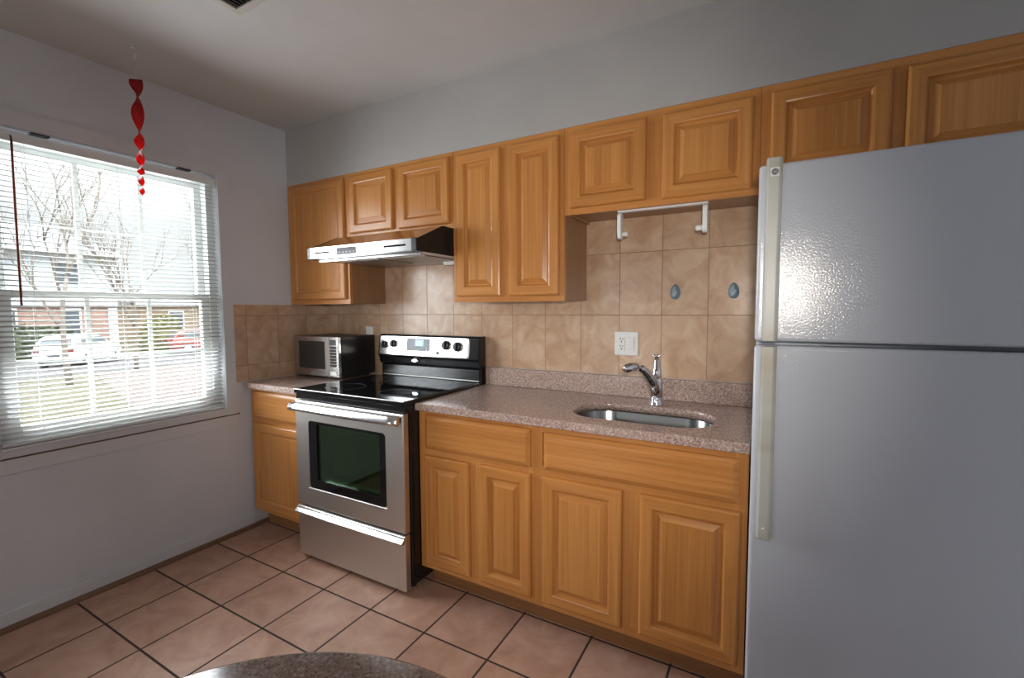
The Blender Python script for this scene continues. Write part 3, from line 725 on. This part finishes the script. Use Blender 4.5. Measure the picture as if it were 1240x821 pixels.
# ------------------------------------------------------------------ range hood
HX0, HX1 = 0.5570, 1.3215; HYF = -0.580
t = thing('range_hood', 'stainless and black range hood under the short wall cabinet above the stove', 'range hood', ((HX0+HX1)/2, HYF/2, 1.60))
side = [(-0.0075, 1.604), (HYF+0.004, 1.604), (HYF+0.004, 1.662), (-0.385, 1.7465), (-0.0075, 1.7465)]
MB().prism(side, 0, HX0, HX0+0.004).build('side_panel', M_blkh, t); MB().prism(side, 0, HX1-0.004, HX1).build('side_panel', M_blkh, t)
m = MB(); m.prism([(HYF+0.006, 1.661), (-0.385, 1.7455), (-0.0075, 1.7455), (-0.0075, 1.7415), (-0.386, 1.7415), (HYF+0.008, 1.657)], 0, HX0+0.0045, HX1-0.0045)
m.build('top_panel', mat('satin_hood_top', (0.55, 0.50, 0.46), 0.22, 1.0), t)
fp = MB(); fp.box(HX0+0.022, HX1-0.030, HYF-0.004, HYF+0.003, 1.606, 1.664, bev=0.0015)
fpo = fp.build('front_panel', M_steel_b, t)
for x0, x1, nm in ((HX0-0.001, HX0+0.0215, 'end_cap'), (HX1-0.0295, HX1+0.0005, 'end_cap')):
    MB().box(x0, x1, HYF-0.004, HYF+0.0035, 1.605, 1.664, bev=0.003).build(nm, M_blkp, t)
for x0, x1 in ((HX0+0.060, HX0+0.175), (HX1-0.205, HX1-0.065)):
    MB().box(x0, x1, HYF-0.0046, HYF-0.0042, 1.630, 1.639).build('vent_slot', M_dark, fpo)
pn = MB().box(HX0+0.232, HX0+0.372, HYF-0.0052, HYF-0.0042, 1.616, 1.652).build('button_panel', mat('grey_button_panel', (0.10, 0.10, 0.105), 0.5, spec=0.25), fpo)
for k in range(5): MB().box(HX0+0.246+k*0.026, HX0+0.262+k*0.026, HYF-0.0062, HYF-0.0054, 1.623, 1.631, bev=0.0003).build('button', mat('hood_button', (0.25, 0.25, 0.25), 0.4) if k == 0 else bpy.data.materials['hood_button'], pn)
m = MB(); m.box(HX0+0.005, HX1-0.005, HYF+0.055, -0.0085, 1.6045, 1.612); m.build('bottom_pan', mat('hood_underside_steel', (0.42, 0.40, 0.37), 0.35, 0.9), t)
m = MB(); m.box(HX0+0.03, HX1-0.02, HYF+0.048, HYF+0.062, 1.592, 1.6043, bev=0.002); m.build('pan_lip', M_steel_b, t)
m = MB(); m.box(HX0+0.012, HX1-0.012, HYF+0.0045, HYF+0.050, 1.606, 1.610); m.build('front_return', M_blk, t)
for k in (0, 1): MB().box(HX0+0.09+k*0.30, HX0+0.36+k*0.32, -0.42, -0.14, 1.6005, 1.6043, bev=0.001).build('grease_filter', mat('filter_mesh', (0.35, 0.33, 0.30), 0.4, 0.8, bump=(400, 0.5, 0.002)) if k == 0 else bpy.data.materials['filter_mesh'], t)
MB().box(HX1-0.20, HX1-0.10, -0.125, -0.055, 1.583, 1.6043, bev=0.004).build('lamp_lens', M_wp, t)
MB().box(HX0+0.155, HX0+0.205, -0.46, -0.43, 1.601, 1.6043, bev=0.001).build('lamp_lens', M_wp, t)

# ------------------------------------------------------------------ microwave
MX0, MX1, MYF, MYB, MZ0, MZ1 = 0.045, 0.463, -0.318, -0.020, ZC+0.014, 1.166
t = thing('microwave_oven', 'small stainless front microwave on the corner countertop', 'microwave', ((MX0+MX1)/2, (MYF+MYB)/2, ZC))
MB().box(MX0, MX1, MYF+0.022, MYB, MZ0, MZ1, bev=0.003).build('housing', M_blkp, t)
for x in (MX0+0.04, MX1-0.04):
    for y in (MYF+0.06, MYB-0.04): MB().lathe([(0.012, 0.0), (0.012, 0.0138)], (x, y, ZC+0.0001), 12).build('foot', M_blkp, t)
PX = MX1-0.092
dh = rrect(MX0+0.045, PX-0.030, MZ0+0.045, MZ1-0.030, 0.006, 3)
md = framed(MX0, PX-0.001, MZ0, MZ1, dh, MYF, MYF+0.0215, 0.003).build('door', M_mw, t)
MB().box(MX0+0.0455, PX-0.0305, MYF+0.003, MYF+0.010, MZ0+0.0455, MZ1-0.0305).build('window_screen', M_mw_pane, md)
MB().box(MX0+0.165, MX0+0.205, MYF-0.0012, MYF-0.0002, MZ0+0.016, MZ0+0.023).build('badge', M_gasket, md)
mp_ = MB().box(PX+0.001, MX1, MYF, MYF+0.0215, MZ0, MZ1, bev=0.003).build('control_panel', M_steel_b, t)
MB().box(PX+0.014, MX1-0.022, MYF-0.0012, MYF-0.0002, MZ1-0.052, MZ1-0.018).build('display', M_disp, mp_)
for r_ in range(7):
    for k in range(3):
        x = PX+0.016+k*0.0195; z = MZ1-0.074-r_*0.0185
        MB().box(x, x+0.0165, MYF-0.0022, MYF-0.0002, z, z+0.0145, bev=0.0006).build('key', M_blkp if (r_+k) % 3 else M_disp, mp_)
MB().box(PX+0.014, MX1-0.018, MYF-0.003, MYF-0.0002, MZ0+0.012, MZ0+0.038, bev=0.001).build('door_button', M_steel, mp_)

# ------------------------------------------------------------------ refrigerator
RX0, RX1, RF = 2.7185, 3.470, -0.870; RD = -0.800; RT = 1.699; RS = 1.240
t = thing('refrigerator', 'white top-freezer refrigerator at the right end of the counter', 'refrigerator', ((RX0+RX1)/2, -0.43, 0))
MB().box(RX0+0.003, RX1-0.003, RD+0.006, -0.06, 0.03, RT-0.012, bev=0.006).build('body', M_fr, t)
for z0, z1, nm in ((RS+0.005, RT, 'freezer_door'), (0.115, RS-0.006, 'fresh_food_door')):
    dd = MB().box(RX0, RX1, RF, RD-0.008, z0, z1, bev=0.009, seg=3, smooth=True).build(nm, M_fr, t)
    MB().box(RX0+0.012, RX1-0.012, RD-0.0075, RD+0.0055, z0+0.010, z1-0.010).build('gasket', M_gasket, dd)
    if nm == 'freezer_door': hz0, hz1 = z0+0.001, z1+0.009
    else: hz0, hz1 = 0.722, z1-0.001
    m = MB(); x0, x1 = 2.7345, 2.7715
    prof = [(x0, RF-0.0003), (x0+0.001, RF-0.020), (x0+0.006, RF-0.027), (x1-0.008, RF-0.027), (x1-0.001, RF-0.020), (x1, RF-0.0003)]
    m.prism(prof, 2, hz0, hz1, bev=0.002)
    ho = m.build('handle', M_hand, dd)
    if nm == 'freezer_door':
        eb = MB().box(2.7445, 2.7640, RF-0.0288, RF-0.0272, 1.660, 1.682, bev=0.0005).build('emblem', M_frp, ho)
        M_em = mat('emblem_grey', (0.10, 0.105, 0.11), 0.3); M_em2 = mat('emblem_silver', (0.55, 0.56, 0.58), 0.3)
        cx_, cz_ = 2.7543, 1.671
        MB().lathe([(0.0, 0.0), (0.0082, 0.0), (0.0082, -0.0006), (0.0, -0.0006)], (cx_, RF-0.0290, cz_), 28, axis=1, cap=False).build('emblem_disc', M_em, eb)
        me = text_mesh('GE', 0.0078)
        bm_ = bmesh.new(); bm_.from_mesh(me)
        for v in bm_.verts: v.co = Vector((cx_+v.co.x, RF-0.0301-v.co.z, cz_+v.co.y))
        mm = MB(); mm.bm.free(); mm.bm = bm_
        rg = [[(cx_+r_*math.cos(2*PI*k/28), RF-0.0299, cz_+r_*math.sin(2*PI*k/28)) for k in range(28)] for r_ in (0.0066, 0.0072)]
        mm.loft(rg, 0, True, False, False)
        for f_ in mm.bm.faces: f_.material_index = 0
        mm.build('emblem_letters', M_em2, eb)
    else:
        MB().lathe([(0.0, 0.0), (0.004, 0.0), (0.004, -0.001), (0.0, -0.001)], (2.753, RF-0.0272, 0.752), 14, axis=1, cap=False).build('screw_cover', M_frp, ho)
MB().box(RX0+0.01, RX1-0.01, RD-0.02, RD+0.004, 0.012, 0.108, bev=0.004).build('base_grille', M_frp, t)
for x in (RX0+0.06, RX1-0.06):
    for y in (RD+0.06, -0.12): MB().lathe([(0.02, 0.0), (0.02, 0.0298)], (x, y, 0.0), 12).build('foot', M_blkp, t)
MB().box(RX1-0.10, RX1-0.02, RF+0.02, RD+0.05, RT+0.001, RT+0.012, bev=0.003).build('hinge_cover', M_frp, t)

# ------------------------------------------------------------------ things on the walls
t = thing('wall_outlet', 'square white plate with a double socket and a rocker switch, left of the faucet', 'outlet', (2.144, -0.006, 1.102))
YT = -0.0062
MB().box(2.086, 2.202, YT-0.006, YT, 1.102, 1.219, bev=0.003).build('plate', M_wp, t)
rc = MB().box(2.106, 2.137, YT-0.0085, YT-0.0062, 1.128, 1.193, bev=0.001).build('socket', M_wp, t)
m = MB()
for zc_ in (1.178, 1.143):
    m.box(2.1135, 2.116, YT-0.0091, YT-0.0087, zc_, zc_+0.010); m.box(2.126, 2.1285, YT-0.0091, YT-0.0087, zc_, zc_+0.009); m.box(2.1185, 2.1235, YT-0.0091, YT-0.0087, zc_-0.011, zc_-0.005)
m.build('slots', M_dark, rc)
m = MB(); m.prism([(YT-0.0062, 1.128), (YT-0.0075, 1.128), (YT-0.0100, 1.160), (YT-0.0125, 1.193), (YT-0.0062, 1.193)], 0, 2.150, 2.181, bev=0.0006); m.build('rocker_switch', M_wp, t)
t = thing('wall_outlet', 'small white socket plate on the tile behind the microwave', 'outlet', (0.40, -0.006, 1.105))
MB().box(0.375, 0.440, YT-0.006, YT, 1.105, 1.221, bev=0.003).build('plate', M_wp, t)
MB().box(0.391, 0.424, YT-0.0082, YT-0.0062, 1.130, 1.196, bev=0.001).build('socket', M_wp, t)

def hook(x, z, label):
    t = thing('suction_hook', label, 'hook', (x, YT, z-0.03), 'clear blue hooks on the tile')
    m = MB(); m.loft([[(x+r_*(0.80-0.18*math.sin(2*PI*k/24))*math.cos(2*PI*k/24), YT-d_, z+r_*1.30*math.sin(2*PI*k/24)) for k in range(24)] for r_, d_ in ((0.027, 0.0), (0.026, 0.002), (0.020, 0.006), (0.012, 0.008))]); m.build('pad', M_bluep, t)
    m = MB(); m.tube([(x-0.002, YT-0.0085, z+0.022), (x-0.003, YT-0.014, z+0.006), (x-0.003, YT-0.020, z-0.010), (x-0.001, YT-0.031, z-0.018), (x+0.006, YT-0.036, z-0.010), (x+0.008, YT-0.036, z+0.004)], [0.007, 0.009, 0.010, 0.009, 0.007, 0.005], 14); m.build('hook_arm', M_bluew, t)
hook(2.368, 1.408, 'clear blue hook on the tile, the nearer to the faucet')
hook(2.612, 1.408, 'clear blue hook on the tile, the nearer to the refrigerator')

t = thing('paper_towel_holder', 'white plastic paper towel holder screwed under the cabinet above the sink', 'towel holder', (2.35, -0.25, 1.63))
m = MB(); m.box(2.166, 2.530, -0.262, -0.232, 1.744, 1.7635, bev=0.004); m.build('mounting_bar', M_wp, t)
def arm(x0, x1, knob_dir):
    m = MB(); m.prism(rrect(-0.268, -0.226, 1.632, 1.743, 0.018, 5), 0, x0, x1, bev=0.002); a = m.build('arm', M_wp, t)
    m = MB(); xk = x1 if knob_dir > 0 else x0
    m.lathe([(0.011, 0.0003*knob_dir), (0.011, 0.022*knob_dir), (0.008, 0.026*knob_dir)], (xk, -0.247, 1.652), 16, axis=0); m.build('spindle_knob', M_wp, a)
arm(2.168, 2.184, 1); arm(2.510, 2.528, -1)

# ------------------------------------------------------------------ blind, spiral, vent
t = thing('mini_blind', 'open white horizontal mini blind hanging in the window', 'blind', (-0.02, (WY0+WY1)/2, WZ0+0.012))
bx = -0.0215; by0, by1 = WY0+0.006, WY1-0.004
m = MB(); m.prism([(bx-0.014, 2.036), (bx+0.014, 2.036), (bx+0.014, 2.072), (bx-0.014, 2.072)], 1, by0, by1); m.build('headrail', M_vinyl, t)
m = MB(); tilt = math.radians(15); zs = []
z = 2.022
while z > WZ0+0.034:
    zs.append(z); z -= 0.0215
for z in zs:
    ring0, ring1 = [], []
    n = 5
    for k in range(n+1):
        s_ = -0.0125+0.025*k/n; bow = 0.0024*(1-(s_/0.0125)**2)
        X = bx + s_*math.cos(tilt); Z = z - s_*math.sin(tilt) + bow
        ring0.append((X, Z))
    prof = [(X, Z) for X, Z in ring0] + [(X, Z-0.0005) for X, Z in ring0[::-1]]
    m.loft([[(X, by0+0.002, Z) for X, Z in prof], [(X, by1-0.002, Z) for X, Z in prof]], 0, True, True, True, True)
m.build('slats', M_slat, t)
MB().box(bx-0.012, bx+0.012, by0+0.002, by1-0.002, WZ0+0.0125, WZ0+0.026, bev=0.003).build('bottom_rail', M_vinyl, t)
for y in (by0+0.13, (by0+by1)/2, by1-0.13):
    m = MB()
    for dx in (-0.0135, 0.0135): m.box(bx+dx-0.0006, bx+dx+0.0006, y-0.0008, y+0.0008, WZ0+0.0262, 2.0358)
    m.build('ladder_cord', M_vinyl, t)
m = MB(); yw_ = -1.548
wp_ = [(0.002, yw_, 2.052), (0.006, yw_, 2.03), (0.008, yw_-0.004, 1.70), (0.008, yw_-0.006, 1.357)]
m.tube([(0.006, yw_, 2.036), (0.008, yw_-0.004, 1.70), (0.008, yw_-0.006, 1.357)], 0.0042, 6)
wo = m.build('tilt_wand', M_wand, t)
MB().tube([(bx+0.0145, yw_, 2.058), (0.002, yw_, 2.054), (0.006, yw_, 2.0365)], 0.003, 6).build('wand_hook', M_blkp, wo)
for y in (-1.455, -0.895):
    MB().box(bx-0.0145, bx+0.018, y-0.030, y+0.030, 2.0845, 2.0915, bev=0.001).build('bracket', M_blkp, t)

# spiral ornament hanging from its own hook
HXY = (0.300, -1.222)
m = MB(); m.lathe([(0.0, 0.0), (0.012, 0.0), (0.012, -0.004), (0.004, -0.008), (0.0, -0.008)], (HXY[0], HXY[1], CEIL-0.0002), 16, cap=False)
m.tube([(HXY[0], HXY[1], CEIL-0.007), (HXY[0], HXY[1], CEIL-0.025), (HXY[0]+0.008, HXY[1], CEIL-0.034), (HXY[0]+0.010, HXY[1], CEIL-0.044), (HXY[0], HXY[1], CEIL-0.050), (HXY[0]-0.008, HXY[1], CEIL-0.044)], 0.0022, 8)
tag(m.build('ceiling_hook', M_trim), 'small painted hook screwed into the ceiling above the red spiral', 'hook')
t = thing('spiral_ornament', 'red twisted foil spiral hanging in front of the window', 'ornament', (HXY[0], HXY[1], 1.84))
MB().tube([(HXY[0], HXY[1], CEIL-0.0475), (HXY[0], HXY[1], 2.352)], 0.0006, 6).build('string', M_vinyl, t)
pin = [2.385, 2.272, 2.118, 2.037, 1.968, 1.930, 1.882, 1.842]; wid = [0.047, 0.052, 0.041, 0.034, 0.030, 0.025, 0.021]
va = math.atan2(HXY[1]-CAM.y, HXY[0]-CAM.x)
rings = []
for k in range(len(pin)-1):
    n = 14
    for j in range(n + (1 if k == len(pin)-2 else 0)):
        s_ = j/n; z = pin[k] + (pin[k+1]-pin[k])*s_
        if k == 0 and s_ < 0.30: continue
        phi = va + PI*(k+s_); wd_ = wid[k]*(1-s_) + wid[min(k+1, len(wid)-1)]*s_
        if k == len(pin)-2: wd_ = wid[k]*max(0.35, 1-max(0, s_-0.6)*1.6)
        hw = wd_/2; dx, dy = math.cos(phi)*hw, math.sin(phi)*hw
        th = 0.0006; nx, ny = -math.sin(phi)*th, math.cos(phi)*th
        c_ = HXY
        rings.append([(c_[0]+dx+nx, c_[1]+dy+ny, z), (c_[0]-dx+nx, c_[1]-dy+ny, z), (c_[0]-dx-nx, c_[1]-dy-ny, z), (c_[0]+dx-nx, c_[1]+dy-ny, z)])
m = MB(); m.loft(rings, 0, True, True, True, True); m.build('ribbon', M_red, t)

t = thing('ceiling_vent', 'beige metal ceiling vent at the top edge of the photo', 'vent', (1.09, -1.22, CEIL-0.012))
vx0, vx1, vy0, vy1 = 0.931, 1.251, -1.301, -1.131
M_vent = mat('beige_vent_metal', (0.50, 0.46, 0.40), 0.5)
fz = CEIL-0.0005
m = MB()
for a in ((vx0, vx1, vy1-0.026, vy1), (vx0, vx1, vy0, vy0+0.026), (vx0, vx0+0.026, vy0+0.026, vy1-0.026), (vx1-0.026, vx1, vy0+0.026, vy1-0.026)):
    m.box(a[0], a[1], a[2], a[3], fz-0.008, fz, bev=0.002)
m.build('frame', M_vent, t)
MB().box(vx0+0.027, vx1-0.027, vy0+0.027, vy1-0.027, fz-0.001, fz).build('duct_opening', M_dark, t)
m = MB()
for k in range(13):
    x = vx0+0.038+k*0.0195; m.prism([(x, fz-0.0012), (x+0.001, fz-0.0012), (x+0.010, fz-0.0075), (x+0.009, fz-0.0075)], 1, vy0+0.0265, vy1-0.0265)
m.build('louvers', M_vent, t)

# ------------------------------------------------------------------ round table in the foreground
TX, TY, TR, TZ = 2.322, -2.122, 0.427, 0.760
t = thing('round_table', 'round granite table top at the bottom edge of the photo', 'table', (TX, TY, 0))
MB().lathe([(0.0, 0.0), (TR-0.006, 0.0), (TR-0.001, 0.004), (TR, 0.010), (TR, 0.020), (TR-0.002, 0.027), (TR-0.008, 0.030), (0.0, 0.030)], (TX, TY, TZ-0.030), 96, cap=False).build('tabletop', M_gran_t, t)
MB().lathe([(0.0, 0.0), (0.24, 0.0), (0.245, 0.012), (0.20, 0.022), (0.06, 0.045), (0.038, 0.08), (0.038, 0.66), (0.07, 0.69), (0.16, 0.715), (0.16, 0.7295), (0.0, 0.7295)], (TX, TY, 0.0), 40, cap=False).build('pedestal', M_blkp, t)

# ------------------------------------------------------------------ outdoors, seen through the blind
GZ = -1.05
def quad(name, pts, m_, label=None):
    mb = MB(); mb.loft([[(x, y, z-0.2) for x, y, z in pts], [tuple(p) for p in pts]], 0, True, True, True, False)
    return mb.build(name, m_, kind='structure')
quad('lawn', [(-60, -40, GZ), (-0.17, -40, GZ), (-0.17, 40, GZ), (-60, 40, GZ)], M_lawn)
quad('lawn_rear', [(-0.16, -40, GZ+0.02), (8, -40, GZ+0.02), (8, YR-0.15, GZ+0.02), (-0.16, YR-0.15, GZ+0.02)], M_lawn)
quad('street', [(-29, -30, GZ+0.01), (-20, -30, GZ+0.01), (-20, 38, GZ+0.01), (-29, 38, GZ+0.01)], M_street)
quad('path', [(-19.8, 5.3, GZ+0.012), (-3.0, 0.9, GZ+0.012), (-3.0, 4.6, GZ+0.012), (-19.8, 12.0, GZ+0.012)], M_walk)

def sc(y, z, x=-32.0): 
    k = (CAM.x-x)/(CAM.x+26.0)
    return CAM.y+(y-CAM.y)*k, CAM.z+(z-CAM.z)*k
HXF = -32.0
t = thing('townhouse', 'white sided townhouse with brick ground floor and grey roof across the street', 'house', (HXF-4, 5, GZ))
MB().box(HXF-8, HXF, -4.0, 10.6, GZ, 1.55).build('brick_floor', M_brick, t)
MB().box(HXF-8, HXF+0.15, -4.0, 10.6, 1.56, 4.6).build('upper_floor', M_siding, t)
m = MB(); m.loft([[(HXF+0.7, -4.4, 4.6), (HXF+0.7, 11.0, 4.6), (HXF-8.6, 11.0, 4.6), (HXF-8.6, -4.4, 4.6)], [(HXF-3.9, -4.4, 6.55), (HXF-3.9, 8.4, 6.55), (HXF-4.1, 8.4, 6.55), (HXF-4.1, -4.4, 6.55)]], 0, True, True, True, False)
m.build('roof', M_roof, t)
MB().box(HXF+0.70, HXF+0.82, -4.4, 11.0, 4.5, 4.66).build('gutter', M_otrim, t)
def hwin(y0, y1, z0, z1, x):
    f_ = MB(); f_.box(x, x+0.06, y0, y1, z0, z1); fo = f_.build('window', M_otrim, t)
    mid = (z0+z1)/2
    p = MB(); p.box(x+0.061, x+0.075, y0+0.10, y1-0.10, z0+0.10, mid-0.04); p.box(x+0.061, x+0.075, y0+0.10, y1-0.10, mid+0.04, z1-0.10); p.build('pane', M_opane, fo)
hwin(7.75, 9.05, 2.75, 4.15, HXF+0.152); hwin(3.9, 5.2, 2.75, 4.15, HXF+0.152); hwin(1.0, 2.3, 2.75, 4.15, HXF+0.152)
hwin(8.0, 8.9, -0.3, 1.50, HXF+0.002); hwin(5.3, 6.3, -0.3, 1.50, HXF+0.002); hwin(2.3, 3.3, -0.3, 1.50, HXF+0.002)
MB().box(HXF+0.002, HXF+0.08, 10.15, 10.58, GZ, 1.5).build('corner_board', M_otrim, t)
t = thing('townhouse', 'low tan brick house beyond the bare trees, right of the white townhouse', 'house', (-42, 20, GZ))
MB().box(-46, -38, 14.2, 27, GZ, 1.75).build('wall', M_tan, t)
m = MB(); m.loft([[(-37.6, 13.9, 1.76), (-37.6, 27.4, 1.76), (-46.4, 27.4, 1.76), (-46.4, 13.9, 1.76)], [(-41.9, 13.9, 2.5), (-41.9, 27.4, 2.5), (-42.1, 27.4, 2.5), (-42.1, 13.9, 2.5)]], 0, True, True, True, False); m.build('roof', M_roof, t)
for y in (16, 19.2, 22.5):
    f_ = MB(); f_.box(-38, -37.94, y, y+1.1, -0.1, 1.3); fo = f_.build('window', M_otrim, t)
    MB().box(-37.939, -37.92, y+0.1, y+1.0, 0.0, 1.2).build('pane', M_opane, fo)

def car(label, paint_m, cx, cy, yaw, s=1.0):
    """a small hatchback along +x (nose), rotated by yaw"""
    t = thing('car', label, 'car', (cx, cy, GZ+0.012)); org = Vector((cx, cy, GZ+0.012)); R = Matrix.Rotation(yaw, 3, 'Z')
    def put(m_, name, mm, par):
        for v in m_.bm.verts: v.co = org + R @ (v.co*s)
        return m_.build(name, mm, par)
    W_ = 0.86
    # body sections along x: (x, z_bottom, z_top, half width)
    lower = [(-2.05, 0.45, 0.80, 0.70), (-2.0, 0.32, 0.95, 0.80), (-1.7, 0.25, 1.00, W_), (-0.8, 0.22, 0.99, W_), (0.4, 0.22, 0.96, W_), (1.1, 0.24, 0.93, W_), (1.75, 0.28, 0.80, 0.82), (2.02, 0.36, 0.66, 0.68)]
    m = MB(); rings = []
    for x, zb_, zt_, hw in lower:
        rings.append([(x, -hw*0.92, zb_), (x, hw*0.92, zb_), (x, hw, zb_+0.12), (x, hw, zt_-0.10), (x, hw*0.90, zt_), (x, -hw*0.90, zt_), (x, -hw, zt_-0.10), (x, -hw, zb_+0.12)])
    m.loft(rings); bo = put(m, 'body', paint_m, t)
    cab = [(-1.92, 0.97, 0.99, 0.72), (-1.72, 0.96, 1.30, 0.66), (-1.45, 0.96, 1.44, 0.60), (-0.6, 0.95, 1.50, 0.60), (0.05, 0.94, 1.46, 0.60), (0.55, 0.93, 1.20, 0.66), (1.0, 0.91, 0.94, 0.72)]
    m = MB(); rings = []
    for x, zb_, zt_, hw in cab:
        rings.append([(x, -0.78, zb_), (x, 0.78, zb_), (x, hw+0.04, zt_-0.05*(zt_-zb_)), (x, hw*0.85, zt_), (x, -hw*0.85, zt_), (x, -hw-0.04, zt_-0.05*(zt_-zb_))])
    m.loft(rings); put(m, 'cabin', paint_m, bo)
    for sg in (-1, 1):
        m = MB()
        for a0, a1, b0, b1 in ((-1.45, -0.75, -1.35, -0.78), (-0.68, 0.02, -0.66, -0.05), (0.08, 0.62, 0.02, 0.22)):
            m.loft([[(a0, sg*0.775, 1.02), (a1, sg*0.775, 1.02), (b1, sg*0.668, 1.36), (b0, sg*0.668, 1.36)], [(a0, sg*0.790, 1.02), (a1, sg*0.790, 1.02), (b1, sg*0.690, 1.36), (b0, sg*0.690, 1.36)]], smooth=False)
        put(m, 'side_window', M_opane, bo)
    m = MB(); m.loft([[(-1.93, -0.60, 1.03), (-1.93, 0.60, 1.03), (-1.70, 0.52, 1.34), (-1.70, -0.52, 1.34)], [(-1.89, -0.60, 1.03), (-1.89, 0.60, 1.03), (-1.66, 0.52, 1.34), (-1.66, -0.52, 1.34)]], smooth=False); put(m, 'rear_window', M_opane, bo)
    m = MB(); m.loft([[(0.98, -0.66, 0.97), (0.98, 0.66, 0.97), (0.30, 0.55, 1.38), (0.30, -0.55, 1.38)], [(0.94, -0.66, 0.95), (0.94, 0.66, 0.95), (0.26, 0.55, 1.36), (0.26, -0.55, 1.36)]], smooth=False); put(m, 'windscreen', M_opane, bo)
    for sg in (-1, 1):
        m = MB(); m.box(-2.06, -1.96, sg*0.62-0.12, sg*0.62+0.12, 0.72, 0.92, bev=0.02); put(m, 'tail_lamp', M_lamp_r, bo)
    m = MB(); m.box(-2.085, -2.05, -0.22, 0.22, 0.55, 0.67); put(m, 'number_plate', M_opane, bo)
    for x in (-1.28, 1.28):
        for sg in (-1, 1):
            m = MB(); m.lathe([(0.0, -0.10), (0.30, -0.10), (0.31, -0.06), (0.31, 0.06), (0.30, 0.10), (0.0, 0.10)], (x, sg*0.78, 0.31), 24, axis=1, cap=False); wo_ = put(m, 'wheel', M_tyre, t)
            m = MB(); m.lathe([(0.0, 0.0), (0.20, 0.0), (0.19, 0.03*sg), (0.0, 0.03*sg)], (x, sg*0.882, 0.31), 16, axis=1, cap=False); put(m, 'hubcap', M_frp, wo_)
    return t
car('white hatchback car parked beyond the lawn outside the window', M_carw, -24.2, 6.35, math.radians(135), 0.92)
car('dark red car parked outside, partly hidden by blind, right of the white car', M_carr, -25.5, 12.3, math.radians(80), 0.9)

def tree(label, x, y, h, seed, lean=0.0, spread=0.55):
    rnd = random.Random(seed)
    t = thing('bare_tree', label, 'tree', (x, y, GZ), 'bare winter trees outside')
    tr = MB(); br = MB()
    def grow(p, d, ln, r, lvl):
        n = 4; pts = [p]; q = p.copy(); dd = d.copy()
        for k in range(n):
            dd = (dd + Vector((rnd.uniform(-.16, .16), rnd.uniform(-.16, .16), rnd.uniform(-.02, .12)))).normalized(); q = q + dd*ln/n; pts.append(q.copy())
        (tr if lvl == 0 else br).tube(pts, [r*(1-0.5*k/n) for k in range(n+1)], 8 if lvl < 2 else 5)
        if lvl >= 4: return
        for k in range(4 if lvl < 2 else 3):
            i = rnd.randint(2, n); az = rnd.uniform(0, 2*PI); sp2 = spread*rnd.uniform(0.7, 1.3)
            nd = (dd + Vector((math.cos(az)*sp2, math.sin(az)*sp2, rnd.uniform(0.0, 0.35)))).normalized()
            grow(pts[i].copy(), nd, ln*rnd.uniform(0.55, 0.78), r*0.5, lvl+1)
    grow(Vector((x, y, GZ)), Vector((0, lean, 1)).normalized(), h*0.42, h*0.011, 0)
    to = tr.build('trunk', M_bark, t); br.build('branches', M_bark, t)
tree('bare winter tree outside, in front of the white townhouse', -16.5, 3.55, 8.5, 3, -0.06)
tree('bare winter tree outside, right of the white townhouse', -19.0, 6.3, 8.0, 11, 0.03)
tree('slender bare tree outside, in front of the low tan house', -22.5, 11.2, 8.0, 21, 0.0)

def shrub(name, label, cat, c, dims, m_, n, seed, ls):
    rnd = random.Random(seed); mb = MB()
    for _ in range(n):
        a, b_ = rnd.uniform(0, 2*PI), math.acos(rnd.uniform(-0.3, 1)); rr = rnd.uniform(0.75, 1.0)
        p = Vector((c[0]+dims[0]*rr*math.sin(b_)*math.cos(a), c[1]+dims[1]*rr*math.sin(b_)*math.sin(a), c[2]+dims[2]*(0.25+0.75*rr*math.cos(b_))))
        p.z = max(p.z, c[2]+0.02)
        u = Vector((rnd.uniform(-1, 1), rnd.uniform(-1, 1), rnd.uniform(-1, 1))).normalized(); v = u.orthogonal().normalized()
        mb.loft([[p-u*ls, p+v*ls*0.45, p+u*ls, p-v*ls*0.45], [p-u*ls+u.cross(v)*0.01, p+v*ls*0.45+u.cross(v)*0.01, p+u*ls+u.cross(v)*0.01, p-v*ls*0.45+u.cross(v)*0.01]], smooth=False)
    rg = []
    for k in range(7):
        b_ = PI/2*k/6.3; rg.append([(c[0]+dims[0]*0.8*math.cos(b_)*math.cos(2*PI*j/20), c[1]+dims[1]*0.8*math.cos(b_)*math.sin(2*PI*j/20), c[2]+dims[2]*0.85*math.sin(b_)) for j in range(20)])
    mb.loft(rg, 0, True, True, True, True)
    tag(mb.build(name, m_), label, cat)
shrub('hedge', 'dark green hedge along the brick townhouse behind the white car', 'hedge', (-30.3, 6.2, GZ), (0.9, 2.6, 1.7), M_hedge, 900, 5, 0.16)
shrub('shrub', 'pale yellow green shrub outside, right of the white car', 'shrub', (-28.0, 11.2, GZ), (0.9, 1.3, 2.2), M_yel, 600, 6, 0.14)
